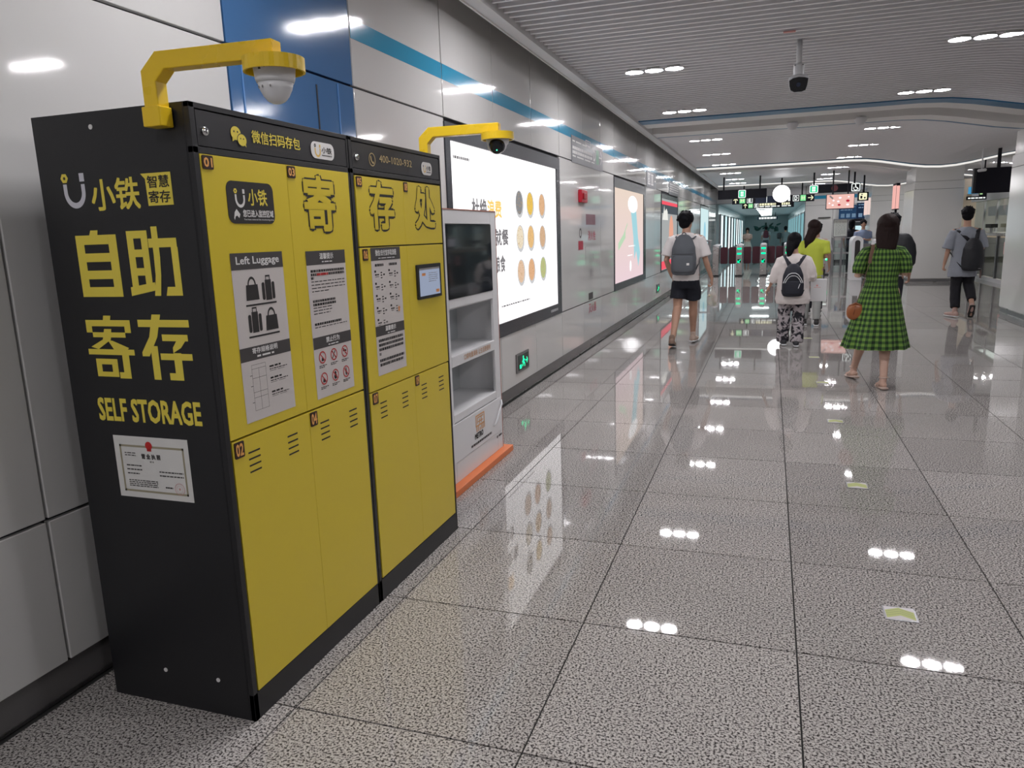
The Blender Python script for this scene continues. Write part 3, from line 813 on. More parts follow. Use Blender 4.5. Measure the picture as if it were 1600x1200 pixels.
# certificate
c = MB().rect(SF, -2.052, -1.745, .770, .982, .0012).build('certificate', M['paperw'], L1, label='white framed business licence certificate')
q = MB()
frame_rect(q, SF, -2.030, -1.764, .790, .952, .007, .0018); q.build('certificate_border', M['goldp'], c)
q = MB(); q.disc(SF, -1.905, .953, .014, .0024, n=20).rect(SF, -1.914, -1.896, .934, .942, .0024).build('certificate_emblem', M['redp'], c)
q = MB(); q.ring(SF, -1.797, .812, .0185, .020, .0024).ring(SF, -1.797, .812, .012, .0126, .0024)
q.poly(SF, [(-1.797+.006*math.cos(PI/2+i*PI/5)*(1 if i % 2 == 0 else .4), .812+.006*math.sin(PI/2+i*PI/5)*(1 if i % 2 == 0 else .4)) for i in range(10)], .0024)
q.build('certificate_seal', M['pinkp'], c)
q = MB(); q.text(SF, '营 业 执 照', -1.940, -1.862, .907, .924, .0022, .03).text(SF, '副 本', -1.908, -1.890, .895, .901, .0022)
bars(q, SF, -2.010, -1.965, .926, .003, .0022, 2, .008, 1, 1, .012)
bars(q, SF, -2.008, -1.945, .884, .004, .0022, 3, .014, .8, 2, .010); bars(q, SF, -1.873, -1.775, .868, .004, .0022, 2, .013, 1, 3, .010)
bars(q, SF, -2.006, -1.885, .832, .003, .0022, 4, .0065, 1, 4, .012); bars(q, SF, -1.855, -1.825, .816, .005, .0022, 1, 1, 1, 5, .006)
q.build('certificate_print', M['grey'], c)

# --- surveillance brackets and cameras
def bracket(x, y, dy, zt, name_label, zb=1.928, dx=.40):
    t = thing('camera_bracket', name_label, 'bracket', (x, y, zb))
    MB().box(x-.031, x+.031, y-.028, y+.024, zb, zb+.055).build('socket', M['yela'], t, bevel=.003)
    c = Vector((1, dy, 0)).normalized(); s = Vector((-c.y, c.x, 0))
    def FA(a, b, d): return (x+c.x*a+s.x*d, y+c.y*a+s.y*d, b)
    pts = [(-.023,zb+.05),(.023,zb+.05),(.023,zt-.055),(.055,zt-.024),(dx,zt-.024),(dx,zt+.024),(.030,zt+.024),(-.023,zt-.024)]
    MB().poly(FA, pts, -.024, .024).build('arm', M['yela'], t, bevel=.003)
    e = Vector(FA(dx-.012, 0, 0))
    MB().lathe([(.082,0),(.082,-.036),(.076,-.036),(.076,-.002),(.002,-.002)], (e.x, e.y, zt-.022), 40).build('ring', M['yela'], t, smooth=False)
    return t, e, zt-.024
t, e, z = bracket(-1.678, 1.806, .07, 2.103, 'yellow angled camera bracket clipped on the near end of the lockers')
d = thing('dome_camera', 'white egg-shaped dome camera under the near yellow bracket', 'camera', (e.x, e.y, z-.10))
MB().lathe([(.058,0),(.056,-.025),(.053,-.052),(.049,-.062)], (e.x, e.y, z), 36).build('dome_base', M['camw'], d, smooth=True)
MB().lathe([(.0475,-.062),(.043,-.078),(.034,-.096),(.024,-.108),(.013,-.114),(.003,-.116)], (e.x, e.y, z), 36).build('dome', M['camw'], d, smooth=True)
F = lambda a, b, c: (e.x+a, e.y-.0565-c-b*.05, z+b)
MB().rect(F, -.012, -.004, -.034, -.022, .0).rect(F, .001, .010, -.030, -.023, 0).rect(F, -.012, .006, -.013, -.010, 0).build('label_print', M['grey'], d)
for k in (-1.1, -.4, .5): MB().sup((e.x+.046*math.sin(k*.6), e.y-.046*math.cos(k*.6), z-.075), (.002,.002,.004), nu=8, nv=6).build('screw', M['midg'], d)
t, e, z = bracket(-1.69, 3.625, .07, 2.118, 'yellow angled camera bracket at the far end of the lockers', dx=.40)
d = thing('turret_camera', 'white turret camera with black lens ball under the far yellow bracket', 'camera', (e.x, e.y, z-.10))
MB().lathe([(.060,0),(.060,-.020),(.054,-.052),(.044,-.062)], (e.x, e.y, z), 32).build('turret_base', M['camw'], d, smooth=True)
Mx = Matrix.Rotation(math.radians(62), 3, 'X') @ Matrix.Rotation(0, 3, 'Y')
bd = MB().sup((e.x, e.y-.008, z-.052), (.050,.050,.050), nu=28, nv=18).build('ball', M['camw'], d, smooth=True)
lens = MB(); 
ax = Vector((.25, -.85, -.45)).normalized(); p0 = Vector((e.x, e.y-.008, z-.052))
lens.tube([p0+ax*.030, p0+ax*.047, p0+ax*.0515], [.040,.033,.022], 24).build('lens', M['glassb'], bd, smooth=False)
MB().tube([p0+ax*.052+Vector((0,0,-.012)), p0+ax*.0535+Vector((0,0,-.012))], .003, 8).build('indicator', emis('green_led', (.1,1,.5), 3), bd)
MB().box(XF-.05, XF-.01, 2.6, 2.604, 2.0, 2.0005) if 0 else None
t = MB().tube([(-2.24, 3.3, 2.02), (-2.24,3.3,2.30)], .004, 8)
# ------------------------------------------------------------------ KIOSK
KX = -1.85
KF = FX(KX)
k = thing('kiosk', 'white display kiosk with dark screen, two empty niches and orange base plate', 'kiosk', (-2.06, 4.57, 0))
K0, K1 = 4.085, 5.075
b = MB()
b.box(-2.30, KX-.021, K0, K0+.02, .042, 1.758).box(-2.30, KX-.021, K1-.02, K1, .042, 1.758)
b.box(-2.299, KX-.021, K0+.02, K1-.02, 1.715, 1.758).box(-2.299, -2.27, K0+.02, K1-.02, .042, 1.715)
b.box(-2.27, KX-.021, K0+.02, K1-.02, 1.15, 1.17).box(-2.27, KX-.021, K0+.02, K1-.02, .80, .86).box(-2.27, KX-.021, K0+.02, K1-.02, .44, .485)
b.box(KX-.02, KX, K0, 4.197, .042, 1.76).box(KX-.02, KX, 4.970, K1, .042, 1.76)
b.box(KX-.02, KX, 4.197, 4.970, 1.674, 1.76).box(KX-.02, KX, 4.197, 4.970, 1.16, 1.216).box(KX-.02, KX, 4.197, 4.970, .792, .862).box(KX-.02, KX, 4.197, 4.970, .436, .488).box(KX-.02, KX, 4.197, 4.970, .042, .175)
b.build('body', M['kio'], k, bevel=.004)
MB().box(KX-.012, KX+.004, 4.10, 5.06, .180, .430).build('door', M['kio'], k, bevel=.002)
kd = [c for c in k.children if c.name.startswith('door')][0]
MB().box(-2.2, -2.17, 4.107, 5.053, .486, 1.149).build('niche_back', mat('niche_grey', (.58,.62,.63), .35), k)
q = MB().box(-2.30, KX+.001, K1+.0005, K1+.006, .04, 1.765).box(-2.30, KX+.003, K0, K1, 1.76, 1.766)
q.build('edge_band', M['kioc'], k)
MB().box(-2.33, -1.792, 3.99, 5.14, 0, .042).build('base_plate', M['kioo'], k, bevel=.003)
s = MB().pbox(KF, 4.198, 4.968, 1.218, 1.672, -.012, .004).build('screen', M['glassb'], k, bevel=.002)
MB().rect(KF, 4.215, 4.95, 1.235, 1.655, .0045).build('screen_face', mat('screen_off', (.02,.025,.03), .05), s)
q = MB().text(KF, '口袋电量满格 让生活更便利', 4.40, 4.88, .812, .848, .001, .03); q.build('shelf_lettering', mat('peach_print', (.62,.40,.27), .5), k)
q = MB()
q.rect(KF, 4.535, 4.70, .325, .335, .0055).rect(KF, 4.535, 4.70, .395, .405, .0055).rect(KF, 4.535, 4.548, .335, .395, .0055).rect(KF, 4.687, 4.70, .290, .395, .0055)
q.rect(KF, 4.56, 4.675, .380, .388, .0055).rect(KF, 4.56, 4.572, .345, .380, .0055).rect(KF, 4.60, 4.612, .335, .372, .0055).rect(KF, 4.632, 4.645, .340, .388, .0055).rect(KF, 4.575, 4.67, .352, .359, .0055)
q.rect(KF, 4.545, 4.56, .290, .325, .0055).rect(KF, 4.575, 4.59, .290, .325, .0055).rect(KF, 4.605, 4.62, .290, .312, .0055).rect(KF, 4.635, 4.65, .290, .325, .0055).rect(KF, 4.662, 4.675, .290, .325, .0055)
q.build('emblem', mat('emblem_orange', (.72,.38,.16), .5), kd, label='orange square block-character emblem')
q = MB().text(KF, 'METRO', 4.515, 4.665, .246, .282, .0055, .045); q.build('emblem_text', M['dark'], kd)
q = MB(); bars(q, KF, 4.44, 4.83, .222, .016, .0055, 1, .01, 1, 2, .022); q.build('small_print', M['grey'], kd)
MB().tube([(KX+.006,5.045,.405),(KX+.02,5.02,.385),(KX+.02,4.89,.265),(KX+.006,4.875,.25)], .007, 8).build('handle', M['camw'], kd, smooth=True)
q = MB(); bars(q, KF, 4.985, 5.055, .156, .014, .001, 1, .01, 1, 3, .012); q.disc(KF, 4.955, .148, .011, .001, n=10); q.build('small_print', M['dark'], k)

# ------------------------------------------------------------------ WALL THINGS
def ad(y0, y1, z0, z1, iy0, iy1, iz0, iz1, name_label, face):
    t = thing('advert_lightbox', name_label, 'advertisement', (XW, (y0+y1)/2, z0))
    F = FX(XW+.0)
    fr = MB()
    fr.pbox(F, y0, iy0, z0, z1, -.08, .012).pbox(F, iy1, y1, z0, z1, -.08, .012).pbox(F, iy0, iy1, z0, iz0, -.08, .012).pbox(F, iy0, iy1, iz1, z1, -.08, .012)
    fr.build('frame', M['frame'], t)
    pn = MB().rect(F, iy0, iy1, iz0, iz1, -.004).build('lit_panel', face, t)
    return t, pn
AF = FX(XW-.002)
WHITE = emis('lit_white', (1,.975,.985), 1.5)
t, pn = ad(5.405, 8.69, .665, 2.455, 5.50, 8.56, .79, 2.328, 'big bright white advert lightbox with nine bowls of grain, behind the kiosk', WHITE)
dk = emis('lit_grey_letters', (.25,.24,.25), .9); gd = emis('lit_gold_letters', (.95,.55,.15), 1.2)
for _w in (('杜绝', 5.93, 6.28, 1.76, 1.91), ('文明', 6.08, 6.43, 1.51, 1.65), ('就餐', 6.46, 6.83, 1.51, 1.655), ('珍惜', 6.03, 6.40, 1.265, 1.415), ('粮食', 6.43, 6.72, 1.265, 1.415)):
    MB().text(AF, *_w, 0, .028).build('headline', dk, t)
MB().text(AF, '浪费', 6.30, 6.66, 1.76, 1.91, 0, .028).build('headline', gd, t, label='golden headline characters')
q = MB(); bars(q, AF, 5.57, 5.91, 2.225, .022, 0, word=.03); bars(q, AF, 6.58, 7.47, .95, .016, 0, word=.05); bars(q, FX(XW+.013), 8.2, 8.5, .745, .03, 0, word=.05)
q.build('small_print', dk, t)
gc = [(.30,.30,.31),(.95,.62,.12),(.85,.52,.30),(.95,.82,.62),(.92,.58,.25),(.75,.50,.32),(.86,.60,.42),(.86,.50,.28),(.55,.60,.28)]
bowlm = emis('bowl_rim', (.62,.62,.63), 1.0)
for i in range(9):
    a = (7.19, 7.545, 7.972)[i % 3]; zz = (1.91, 1.575, 1.238)[i//3]
    q = MB().disc(AF, a+.01, zz-.012, .128, .0004, n=30, ry=.134); q.build('bowl', bowlm, t)
    g = MB().disc(AF, a, zz, .104, .0010, n=30, ry=.112).build('grain', emis('grain', gc[i], .9), t)
# grain speckle
q = MB(); rr = random.Random(5)
for i in range(9):
    a = (7.19, 7.545, 7.972)[i % 3]; zz = (1.91, 1.575, 1.238)[i//3]
    for k2 in range(26):
        th = rr.uniform(0, 2*PI); r = .095*math.sqrt(rr.random())
        q.disc(AF, a+r*math.cos(th), zz+r*math.sin(th), .006, .0016, n=6)
q.build('grain_kernels', emis('grain_dark', (.55,.36,.18), 1.0), t, kind='stuff')

PINKL = bpy.data.materials.new('lit_pink'); PINKL.use_nodes = True
nt = PINKL.node_tree; nt.nodes.remove(nt.nodes['Principled BSDF'])
em = nt.nodes.new('ShaderNodeEmission'); em.inputs[1].default_value = 1.05
gm = nt.nodes.new('ShaderNodeNewGeometry'); sx = nt.nodes.new('ShaderNodeSeparateXYZ'); mr = nt.nodes.new('ShaderNodeMapRange'); cr = nt.nodes.new('ShaderNodeValToRGB')
nt.links.new(gm.outputs['Position'], sx.inputs[0]); nt.links.new(sx.outputs['Z'], mr.inputs['Value']); mr.inputs['From Min'].default_value = .8; mr.inputs['From Max'].default_value = 2.3
cr.color_ramp.elements[0].color = (.80,.62,.66,1); cr.color_ramp.elements[1].color = (.80,.66,.56,1)
nt.links.new(mr.outputs[0], cr.inputs[0]); nt.links.new(cr.outputs[0], em.inputs[0]); nt.links.new(em.outputs[0], nt.nodes['Material Output'].inputs[0])
t, pn = ad(11.97, 15.16, .66, 2.455, 12.0, 14.92, .775, 2.30, 'pastel pink advert lightbox with pale blue streak, second from the camera', PINKL)
MB().disc(AF, 13.75, 2.08, .50, 0, n=28, ry=.15).build('white_shape', emis('lit_white_moon', (1,1,1), 1.3), t)
MB().poly(AF, [(13.55,1.95),(14.1,1.97),(14.3,1.5),(14.55,1.2),(14.35,.95),(14.1,1.25),(13.9,1.1),(13.8,1.5)], 0).build('blue_shape', emis('lit_cyan', (.38,.68,.75), 1.0), t)
q = MB(); q.poly(AF, [(12.35,1.30),(13.0,1.50),(13.0,1.62),(12.35,1.42)], 0); q.poly(AF, [(12.5,1.36),(13.2,1.72),(13.2,1.76),(12.5,1.40)], 0); q.build('green_lettering', emis('lit_palegreen', (.55,.75,.52), .95), t)
q = MB(); bars(q, AF, 13.3, 14.0, 1.36, .02, 0, word=.1); bars(q, AF, 13.2, 13.7, 1.2, .02, 0, word=.1); q.disc(AF, 13.5, 1.0, .1, 0, n=10); q.build('white_lettering', emis('lit_white_b', (1,1,1), 1.1), t)
t, pn = ad(17.45, 20.7, .66, 2.43, 17.5, 20.6, .70, 2.33, 'advert lightbox with red stripes and white palace shape, third from the camera', emis('lit_greyviolet', (.50,.52,.52), .8))
MB().rect(AF, 17.5, 20.6, 2.20, 2.28, 0).rect(AF, 17.5, 20.6, .71, .90, 0).build('red_stripe', emis('lit_red', (.85,.10,.14), 1.1), t)
MB().rect(AF, 17.5, 20.6, 2.0, 2.20, 0).build('dark_stripe', emis('lit_dark', (.10,.12,.14), .8), t)
MB().poly(AF, [(17.7,1.85),(17.9,2.05),(18.0,2.18),(18.1,2.05),(18.4,2.12),(18.6,2.05),(18.7,1.85)], .001).build('white_shape', emis('lit_white_c', (.85,.85,.80), 1.0), t)
MB().disc(AF, 19.35, 1.55, .42, .001, n=24, ry=.42).build('orange_shape', emis('lit_orange', (.85,.42,.30), .95), t)
t, pn = ad(27.5, 31.4, .66, 2.45, 27.6, 31.3, .75, 2.36, 'pale cyan advert lightbox, farthest one before the ticket gates', emis('lit_palecyan', (.62,.80,.82), 1.05))
MB().disc(AF, 29.6, 1.5, .5, .001, n=24, ry=.4).build('blue_shape', emis('lit_cyan_b', (.35,.65,.78), 1.0), t)

# direction signs on the upper wall
WF = FX(XW)
def wsign(y0, y1, z0, z1, lab, kind):
    t = thing('direction_sign', lab, 'sign', (XW, (y0+y1)/2, z0))
    MB().pbox(WF, y0, y1, z0, z1, .0015, .006).build('plate', M['signd'], t)
    q = MB(); L = y1-y0; H = z1-z0
    wt = M['white']
    if kind == 'D':
        bars(q, WF, y0+.05, y0+1.15, z0+.27, .018, .0065, word=.2); bars(q, WF, y0+.05, y0+1.15, z0+.20, .035, .0065, 2, .055, 1, 5, .06); bars(q, WF, y0+.05, y0+1.3, z0+.09, .018, .0065, word=.25)
        q.text(WF, 'D', y0+1.22, y0+1.34, z0+.11, z0+.25, .0065, .03)
        frame_rect(q, WF, y0+.75, y0+1.05, z0+.27, z0+.34, .01, .0065)
        q.line(WF, y1-.26, z0+.18, y1-.06, z0+.18, .02, .0065).line(WF, y1-.15, z0+.27, y1-.06, z0+.18, .02, .0065).line(WF, y1-.15, z0+.09, y1-.06, z0+.18, .02, .0065)
    elif kind == 'E':
        frame_rect(q, WF, y0+.15, y0+.5, z0+.06, z0+.28, .03, .0065); q.text(WF, 'B', y0+.24, y0+.40, z0+.10, z0+.24, .0065, .02)
        frame_rect(q, WF, y0+.60, y0+.92, z0+.06, z0+.28, .03, .0065); q.text(WF, '1', y0+.72, y0+.80, z0+.10, z0+.24, .0065, .02)
        q.line(WF, y1-.25, z0+.16, y1-.08, z0+.16, .03, .0065)
    else:
        bars(q, WF, y0+.1, y1-.1, z0+.26, .02, .0065, 4, .055, 1, 5, .2)
    q.build('lettering', wt, t)
    if kind == 'D':
        MB().rect(WF, y0+1.40, y0+1.56, z0+.08, z0+.27, .0064).build('green_symbol', mat('sign_green', (.10,.28,.17), .4), t)
wsign(9.30, 11.13, 2.468, 2.79, 'dark grey wall sign with letter D and arrow, above the hydrant panel', 'D')
wsign(15.28, 16.62, 2.468, 2.79, 'dark wall sign with a B and a 1 in frames, above the second advert gap', 'E')
wsign(18.8, 20.85, 2.468, 2.79, 'dark wall sign with lines of small text above the red striped advert', 'T')

# fire hydrant panel items
t = thing('fire_alarm', 'small red fire alarm box on the white wall beside the grain advert', 'alarm', (XW, 9.8, 1.99))
MB().pbox(WF, 9.62, 9.95, 1.99, 2.15, .0, .05).build('housing', mat('alarm_red', (.50,.01,.03), .35), t, bevel=.01)
MB().pbox(WF, 9.68, 9.82, 2.03, 2.11, .05, .07).build('horn', mat('alarm_red_dark', (.35,.01,.02), .4), t, bevel=.01)
def sticker(nm, lab, y0, y1, z0, z1, m, txt=None, tm=None, cat='sticker'):
    o = thing(nm, lab, cat, (XW, (y0+y1)/2, z0))
    MB().pbox(WF, y0, y1, z0, z1, .0005, .002).build('sheet', m, o)
    if txt:
        q = MB(); q.text(WF, txt, y0+(y1-y0)*.12, y1-(y1-y0)*.12, z0+(z1-z0)*.15, z1-(z1-z0)*.15, .0025, .02); q.build('lettering', tm, o)
sticker('warning_sticker', 'grey and red notice sticker high on the hydrant panel', 10.05, 10.62, 1.71, 1.85, mat('sticker_mauve', (.22,.10,.13), .4))
sticker('warning_sticker', 'small red square sticker below the round mark on the hydrant panel', 9.60, 9.86, 1.385, 1.50, mat('sticker_red', (.42,.02,.05), .4))
t = thing('round_mark', 'small round dark mark above the red square sticker on the hydrant panel', 'sticker', (XW, 9.7, 1.54))
MB().ring(WF, 9.72, 1.60, .04, .065, .001).build('ring', M['grey'], t)
def wlet(txt, y0, y1, z0, z1, m, lab):
    MB().text(WF, txt, y0, y1, z0, z1, .0008, .015).build('wall_lettering', m, label=lab, cat='lettering')
rd = mat('wall_red_print', (.40,.06,.10), .5)
wlet('消火栓', 10.15, 10.62, 1.50, 1.63, rd, 'red vertical lettering on the hydrant panel, upper line')
wlet('119', 10.25, 10.50, 1.20, 1.31, M['midg'], 'small grey mark in the middle of the hydrant panel')
wlet('禁止', 10.25, 10.48, 1.00, 1.11, M['midg'], 'small grey characters below the middle of the hydrant panel')
wlet('灭火器', 10.15, 10.62, .50, .63, rd, 'red lettering low on the hydrant panel at the joint')
MB().pbox(WF, 9.99, 10.01, 1.18, 1.42, .0005, .002).build('handle_slot', M['midg'], label='thin grey slot of the hydrant panel door', cat='slot')
sticker('equipment_label', 'dark square label low on the hydrant panel', 10.15, 10.42, .685, .78, M['grey'])

GREENL = emis('exit_green', (.02,1,.42), 1.7); GRB = mat('exit_black', (.01,.03,.02), .3)
def exit_light(y0, y1, z0, z1, lab):
    t = thing('exit_light', lab, 'exit light', (XW, (y0+y1)/2, z0))
    MB().pbox(WF, y0, y1, z0, z1, -.01, .012).build('housing', M['steeld'], t, bevel=.002)
    MB().pbox(WF, y0+.045, y1-.02, z0+.02, z1-.02, .012, .014).build('face', GRB, t)
    q = MB(); a = (y0+y1)/2+.01; b = (z0+z1)/2
    q.disc(WF, a-.01, b+.045, .016, .0145, n=12)
    q.line(WF, a-.01, b+.03, a, b-.01, .035, .0145).line(WF, a-.005, b-.01, a-.04, b-.045, .018, .0145).line(WF, a, b-.01, a+.035, b-.025, .018, .0145).line(WF, a+.035, b-.025, a+.03, b-.055, .016, .0145)
    q.line(WF, a-.01, b+.018, a-.05, b-.005, .014, .0145).line(WF, a-.01, b+.02, a+.04, b+.01, .014, .0145)
    q.line(WF, a+.06, b, a+.13, b, .014, .0145).line(WF, a+.10, b+.03, a+.13, b, .014, .0145).line(WF, a+.10, b-.03, a+.13, b, .014, .0145)
    q.rect(WF, a-.13, a-.07, b-.06, b-.02, .0145)
    q.build('running_man', GREENL, t)
exit_light(6.925, 7.33, .238, .43, 'green running man exit light low on the wall under the grain advert')
exit_light(16.75, 17.2, .25, .435, 'green exit light low on the wall far along, near the red striped advert')
# ------------------------------------------------------------------ TICKET GATES
GF = lambda y: FY(y)
GLED = emis('gate_green', (.0,.9,.38), 1.6); GW = emis('gate_white', (.9,1,.95), 1.2)
def gate(x, label, fl=True, fr=True):
    t = thing('ticket_gate', label, 'ticket gate', (x, 27.5, 0))
    w = .105
    MB().box(x-w, x+w, 26.8, 28.3, .04, 1.0).build('cabinet', M['steel'], t, bevel=.01)
    MB().box(x-w-.01, x+w+.01, 26.78, 28.32, 0, .04).build('plinth', M['lblack'], t)
    q = MB(); q.tube([(x, 26.86, 1.03), (x, 28.25, 1.03)], [(w, .05), (w, .05)], 16, True, (1,0,0)); q.build('top_cover', M['camw'], t, smooth=True)
    F = FY(26.8)
    if x < -1.7:
        MB().rect(F, x-w, x+w, .93, .945, .002).rect(F, x-w, x+w, .80, .815, .002).build('seam_band', M['camw'], t)
    else:
        gate_lights(F, x, t)
    gate_flaps(x, w, t, fl, fr)
def gate_lights(F, x, t):
    q = MB().rrect(F, x-.075, x+.075, .73, .79, .02, .001, .006).rrect(F, x-.075, x+.075, .90, .96, .02, .001, .006).build('light_bar', GLED, t)
    MB().rrect(F, x-.06, x+.06, .44, .58, .03, .0005, .003).build('arrow_window', M['glassb'], t)
    q = MB().line(F, x+.045, .565, x-.03, .475, .026, .005).line(F, x-.042, .535, x-.042, .465, .024, .005).line(F, x-.045, .466, x+.03, .466, .024, .005); q.build('arrow', GLED, t)
def gate_flaps(x, w, t, fl, fr):
    for s, on in ((-1, fl), (1, fr)):
        if not on: continue
        G = lambda a, b, c, s=s: (x+s*(w+a), 27.45-c, b)
        MB().rrect(G, .015, .265, .40, .975, .045, -.02, .02).build('flap', M['maroon'], t)
gn = ['farthest on the left, beside the handrail', 'second from the left wall', 'third from the left wall', 'fourth from the left wall, behind the small backpack', 'fifth from the left wall, behind the woman in lime']
for i, x in enumerate((-1.76, -.985, -.205, .565, 1.30)):
    gate(x, 'steel ticket gate with maroon flaps, '+gn[i], i > 0, i < 4)
t = thing('ticket_gate', 'steel ticket gate with a bright green arrow beside the glass swing gate', 'ticket gate', (1.74, 27.3, 0))
x = 1.74
MB().box(x-.105, x+.105, 26.8, 28.3, .04, 1.02).build('cabinet', M['steel'], t, bevel=.01)
MB().box(x-.115, x+.115, 26.78, 28.32, 0, .04).build('plinth', M['lblack'], t)
MB().box(x-.12, x+.12, 26.78, 28.3, 1.02, 1.10).build('top_cover', M['camw'], t, bevel=.02)
F = FY(26.8)
MB().disc(F, x, .80, .05, .004, n=16).build('light_ring', GLED, t)
MB().rrect(F, x-.09, x+.09, .48, .66, .04, .001, .004).build('arrow_window', GLED, t)
MB().line(F, x+.05, .63, x-.03, .54, .028, .006).line(F, x-.045, .60, x-.045, .525, .026, .006).line(F, x-.048, .527, x+.03, .527, .026, .006).build('arrow', GW, t)
MB().rect(F, x-.08, x+.08, .94, .98, .004).build('card_reader', GW, t)
# handrail at the left
t = thing('handrail', 'dark steel handrail with two posts between the left wall and the first ticket gate', 'handrail', (-2.1, 26.6, 0))
MB().tube([(-2.32,26.6,1.22),(-1.9,26.6,1.22)], .03, 10, 'round').build('rail', M['steeld'], t, smooth=True)
for x in (-2.28, -1.95): MB().box(x-.035, x+.035, 26.57, 26.63, 0, 1.2).build('post', M['steeld'], t)
MB().box(-2.24, -1.99, 26.595, 26.605, .1, 1.1).build('glass_pane', M['glass'], t)
# glass swing gate and wide gate
t = thing('swing_gate', 'glass swing gate with dark steel posts right of the ticket gates', 'gate', (2.1, 26.8, 0))
for x in (1.93, 2.20, 2.48): MB().box(x-.03, x+.03, 26.77, 26.83, 0, 1.2).build('post', M['steeld'], t)
for a, b in ((1.96, 2.17), (2.23, 2.45)): MB().box(a, b, 26.795, 26.805, .08, 1.12).build('glass_pane', M['glass'], t)
MB().box(1.9, 2.51, 26.78, 26.82, 1.18, 1.21).box(1.93, 2.48, 26.785, 26.815, .68, .74).build('top_rail', M['steel'], t)
MB().box(2.10, 2.20, 26.74, 26.78, .88, 1.02).build('latch', M['midg'], t)
t = thing('wide_gate', 'pale arched barrier machine with dark oval side, in front of the officer', 'barrier', (2.45, 24.6, 0))
G = lambda a, b, c: (2.40+a, 24.0-c, b)
arch = lambda w, h, z0: [(-w,z0),(w,z0)]+[(w*math.cos(PI*i/12), h-w+w*math.sin(PI*i/12)) for i in range(13)]
MB().poly(G, arch(.15, 1.27, 0), -.9, 0).build('housing', M['camw'], t, bevel=.01)
MB().poly(G, arch(.07, 1.16, .45), .001, .006).build('oval_inset', M['dark'], t)
MB().box(2.55, 3.0, 24.2, 24.25, .2, 1.05).build('wing_panel', M['steeld'], t)
# second glass barrier run further right
t = thing('glass_barrier', 'low glass barrier running right of the arched machine', 'barrier', (3.1, 26.8, 0))
for x in (2.9, 3.5): MB().box(x-.03, x+.03, 26.77, 26.83, 0, 1.15).build('post', M['steeld'], t)
MB().box(2.93, 3.47, 26.795, 26.805, .08, 1.08).build('glass_pane', M['glass'], t)
MB().box(2.87, 3.53, 26.78, 26.82, 1.15, 1.18).build('top_rail', M['steel'], t)
# notice board
t = thing('notice_board', 'white framed notice board standing above the glass swing gate', 'notice', (2.16, 27.1, 0))
MB().box(1.94, 2.38, 27.08, 27.11, 1.22, 1.80).build('frame', M['steeld'], t)
MB().rect(FY(27.08), 1.965, 2.355, 1.245, 1.775, .002).build('sheet', mat('notice_sheet', (.62,.66,.62), .4), t)
q = MB(); bars(q, FY(27.08), 2.0, 2.32, 1.72, .008, .003, 11, .042, .6, 4, .06); q.build('sheet_print', M['grey'], t)
for x in (2.0, 2.32): MB().box(x-.012, x+.012, 27.085, 27.105, 0, 1.22).build('post', M['steeld'], t)

# ------------------------------------------------------------------ HANGING SIGNS
SGR = emis('sign_green', (.02,.62,.28), 1.1); SWH = emis('sign_white', (.95,1,.97), 1.15); SYE = emis('sign_cream', (.95,.92,.62), 1.0); SPG = emis('sign_palegreen', (.25,.80,.35), 1.0)
def hang(x0, x1, z0, z1, y, posts, lab):
    t = thing('hanging_sign', lab, 'sign', ((x0+x1)/2, y, z0))
    MB().box(x0, x1, y, y+.14, z0, z1).build('box', M['sign'], t, bevel=.004)
    for p in posts: MB().box(p-.025, p+.025, y+.045, y+.095, z1, zw(p)+.1).build('post', M['sign'], t)
    return t, FY(y)
def gsym(t, F, a0, a1, b0, b1, bg=SGR, fg=SWH):
    MB().rrect(F, a0, a1, b0, b1, (a1-a0)*.12, .001).build('symbol_border', fg, t)
    w = (a1-a0); MB().rect(F, a0+w*.09, a1-w*.09, b0+w*.09, b1-w*.09, .002).build('symbol_field', bg, t)
    q = MB(); c = (a0+a1)/2; h = b1-b0
    q.rect(F, c-w*.2, c+w*.2, b0+h*.2, b1-h*.2, .003); q.build('symbol', fg, t)
    q = MB(); q.rect(F, c-w*.015, c+w*.015, b0+h*.2, b1-h*.2, .004).rect(F, c-w*.2, c+w*.2, b0+h*.47, b0+h*.52, .004).build('symbol_lines', bg, t)
t, F = hang(-1.745, -.165, 2.59, 2.895, 27.1, (-1.558, -.385), 'black hanging sign box with one green lit symbol, left of the glowing disc')
gsym(t, F, -1.075, -.835, 2.615, 2.875)
t, F = hang(1.15, 2.705, 2.655, 2.92, 27.1, (1.30, 2.52), 'black hanging sign box with wheelchair symbol, above the pink screen')
gsym(t, F, 1.165, 1.43, 2.665, 2.91)
MB().disc(F, 1.93, 2.79, .10, .002, n=20).build('unlit_mark', mat('dull_red', (.16,.01,.02), .4), t)
MB().rrect(F, 2.43, 2.69, 2.665, 2.91, .03, .001).build('symbol_border', SWH, t)
MB().rect(F, 2.452, 2.668, 2.687, 2.888, .002).build('symbol_field', M['sign'], t)
q = MB(); q.disc(F, 2.55, 2.868, .018, .003, n=10).line(F, 2.55, 2.85, 2.56, 2.78, .03, .003).line(F, 2.56, 2.78, 2.61, 2.775, .022, .003).line(F, 2.61, 2.775, 2.64, 2.71, .022, .003)
q.ring(F, 2.555, 2.755, .048, .066, .003, n=18, t0=PI*.75, t1=PI*2.0); q.build('wheelchair_symbol', SWH, t)
def arrow_up(q, F, a, b, s, c):
    q.line(F, a, b-s, a, b+s, s*.35, c).line(F, a-s*.8, b+s*.15, a, b+s, s*.35, c).line(F, a+s*.8, b+s*.15, a, b+s, s*.35, c)
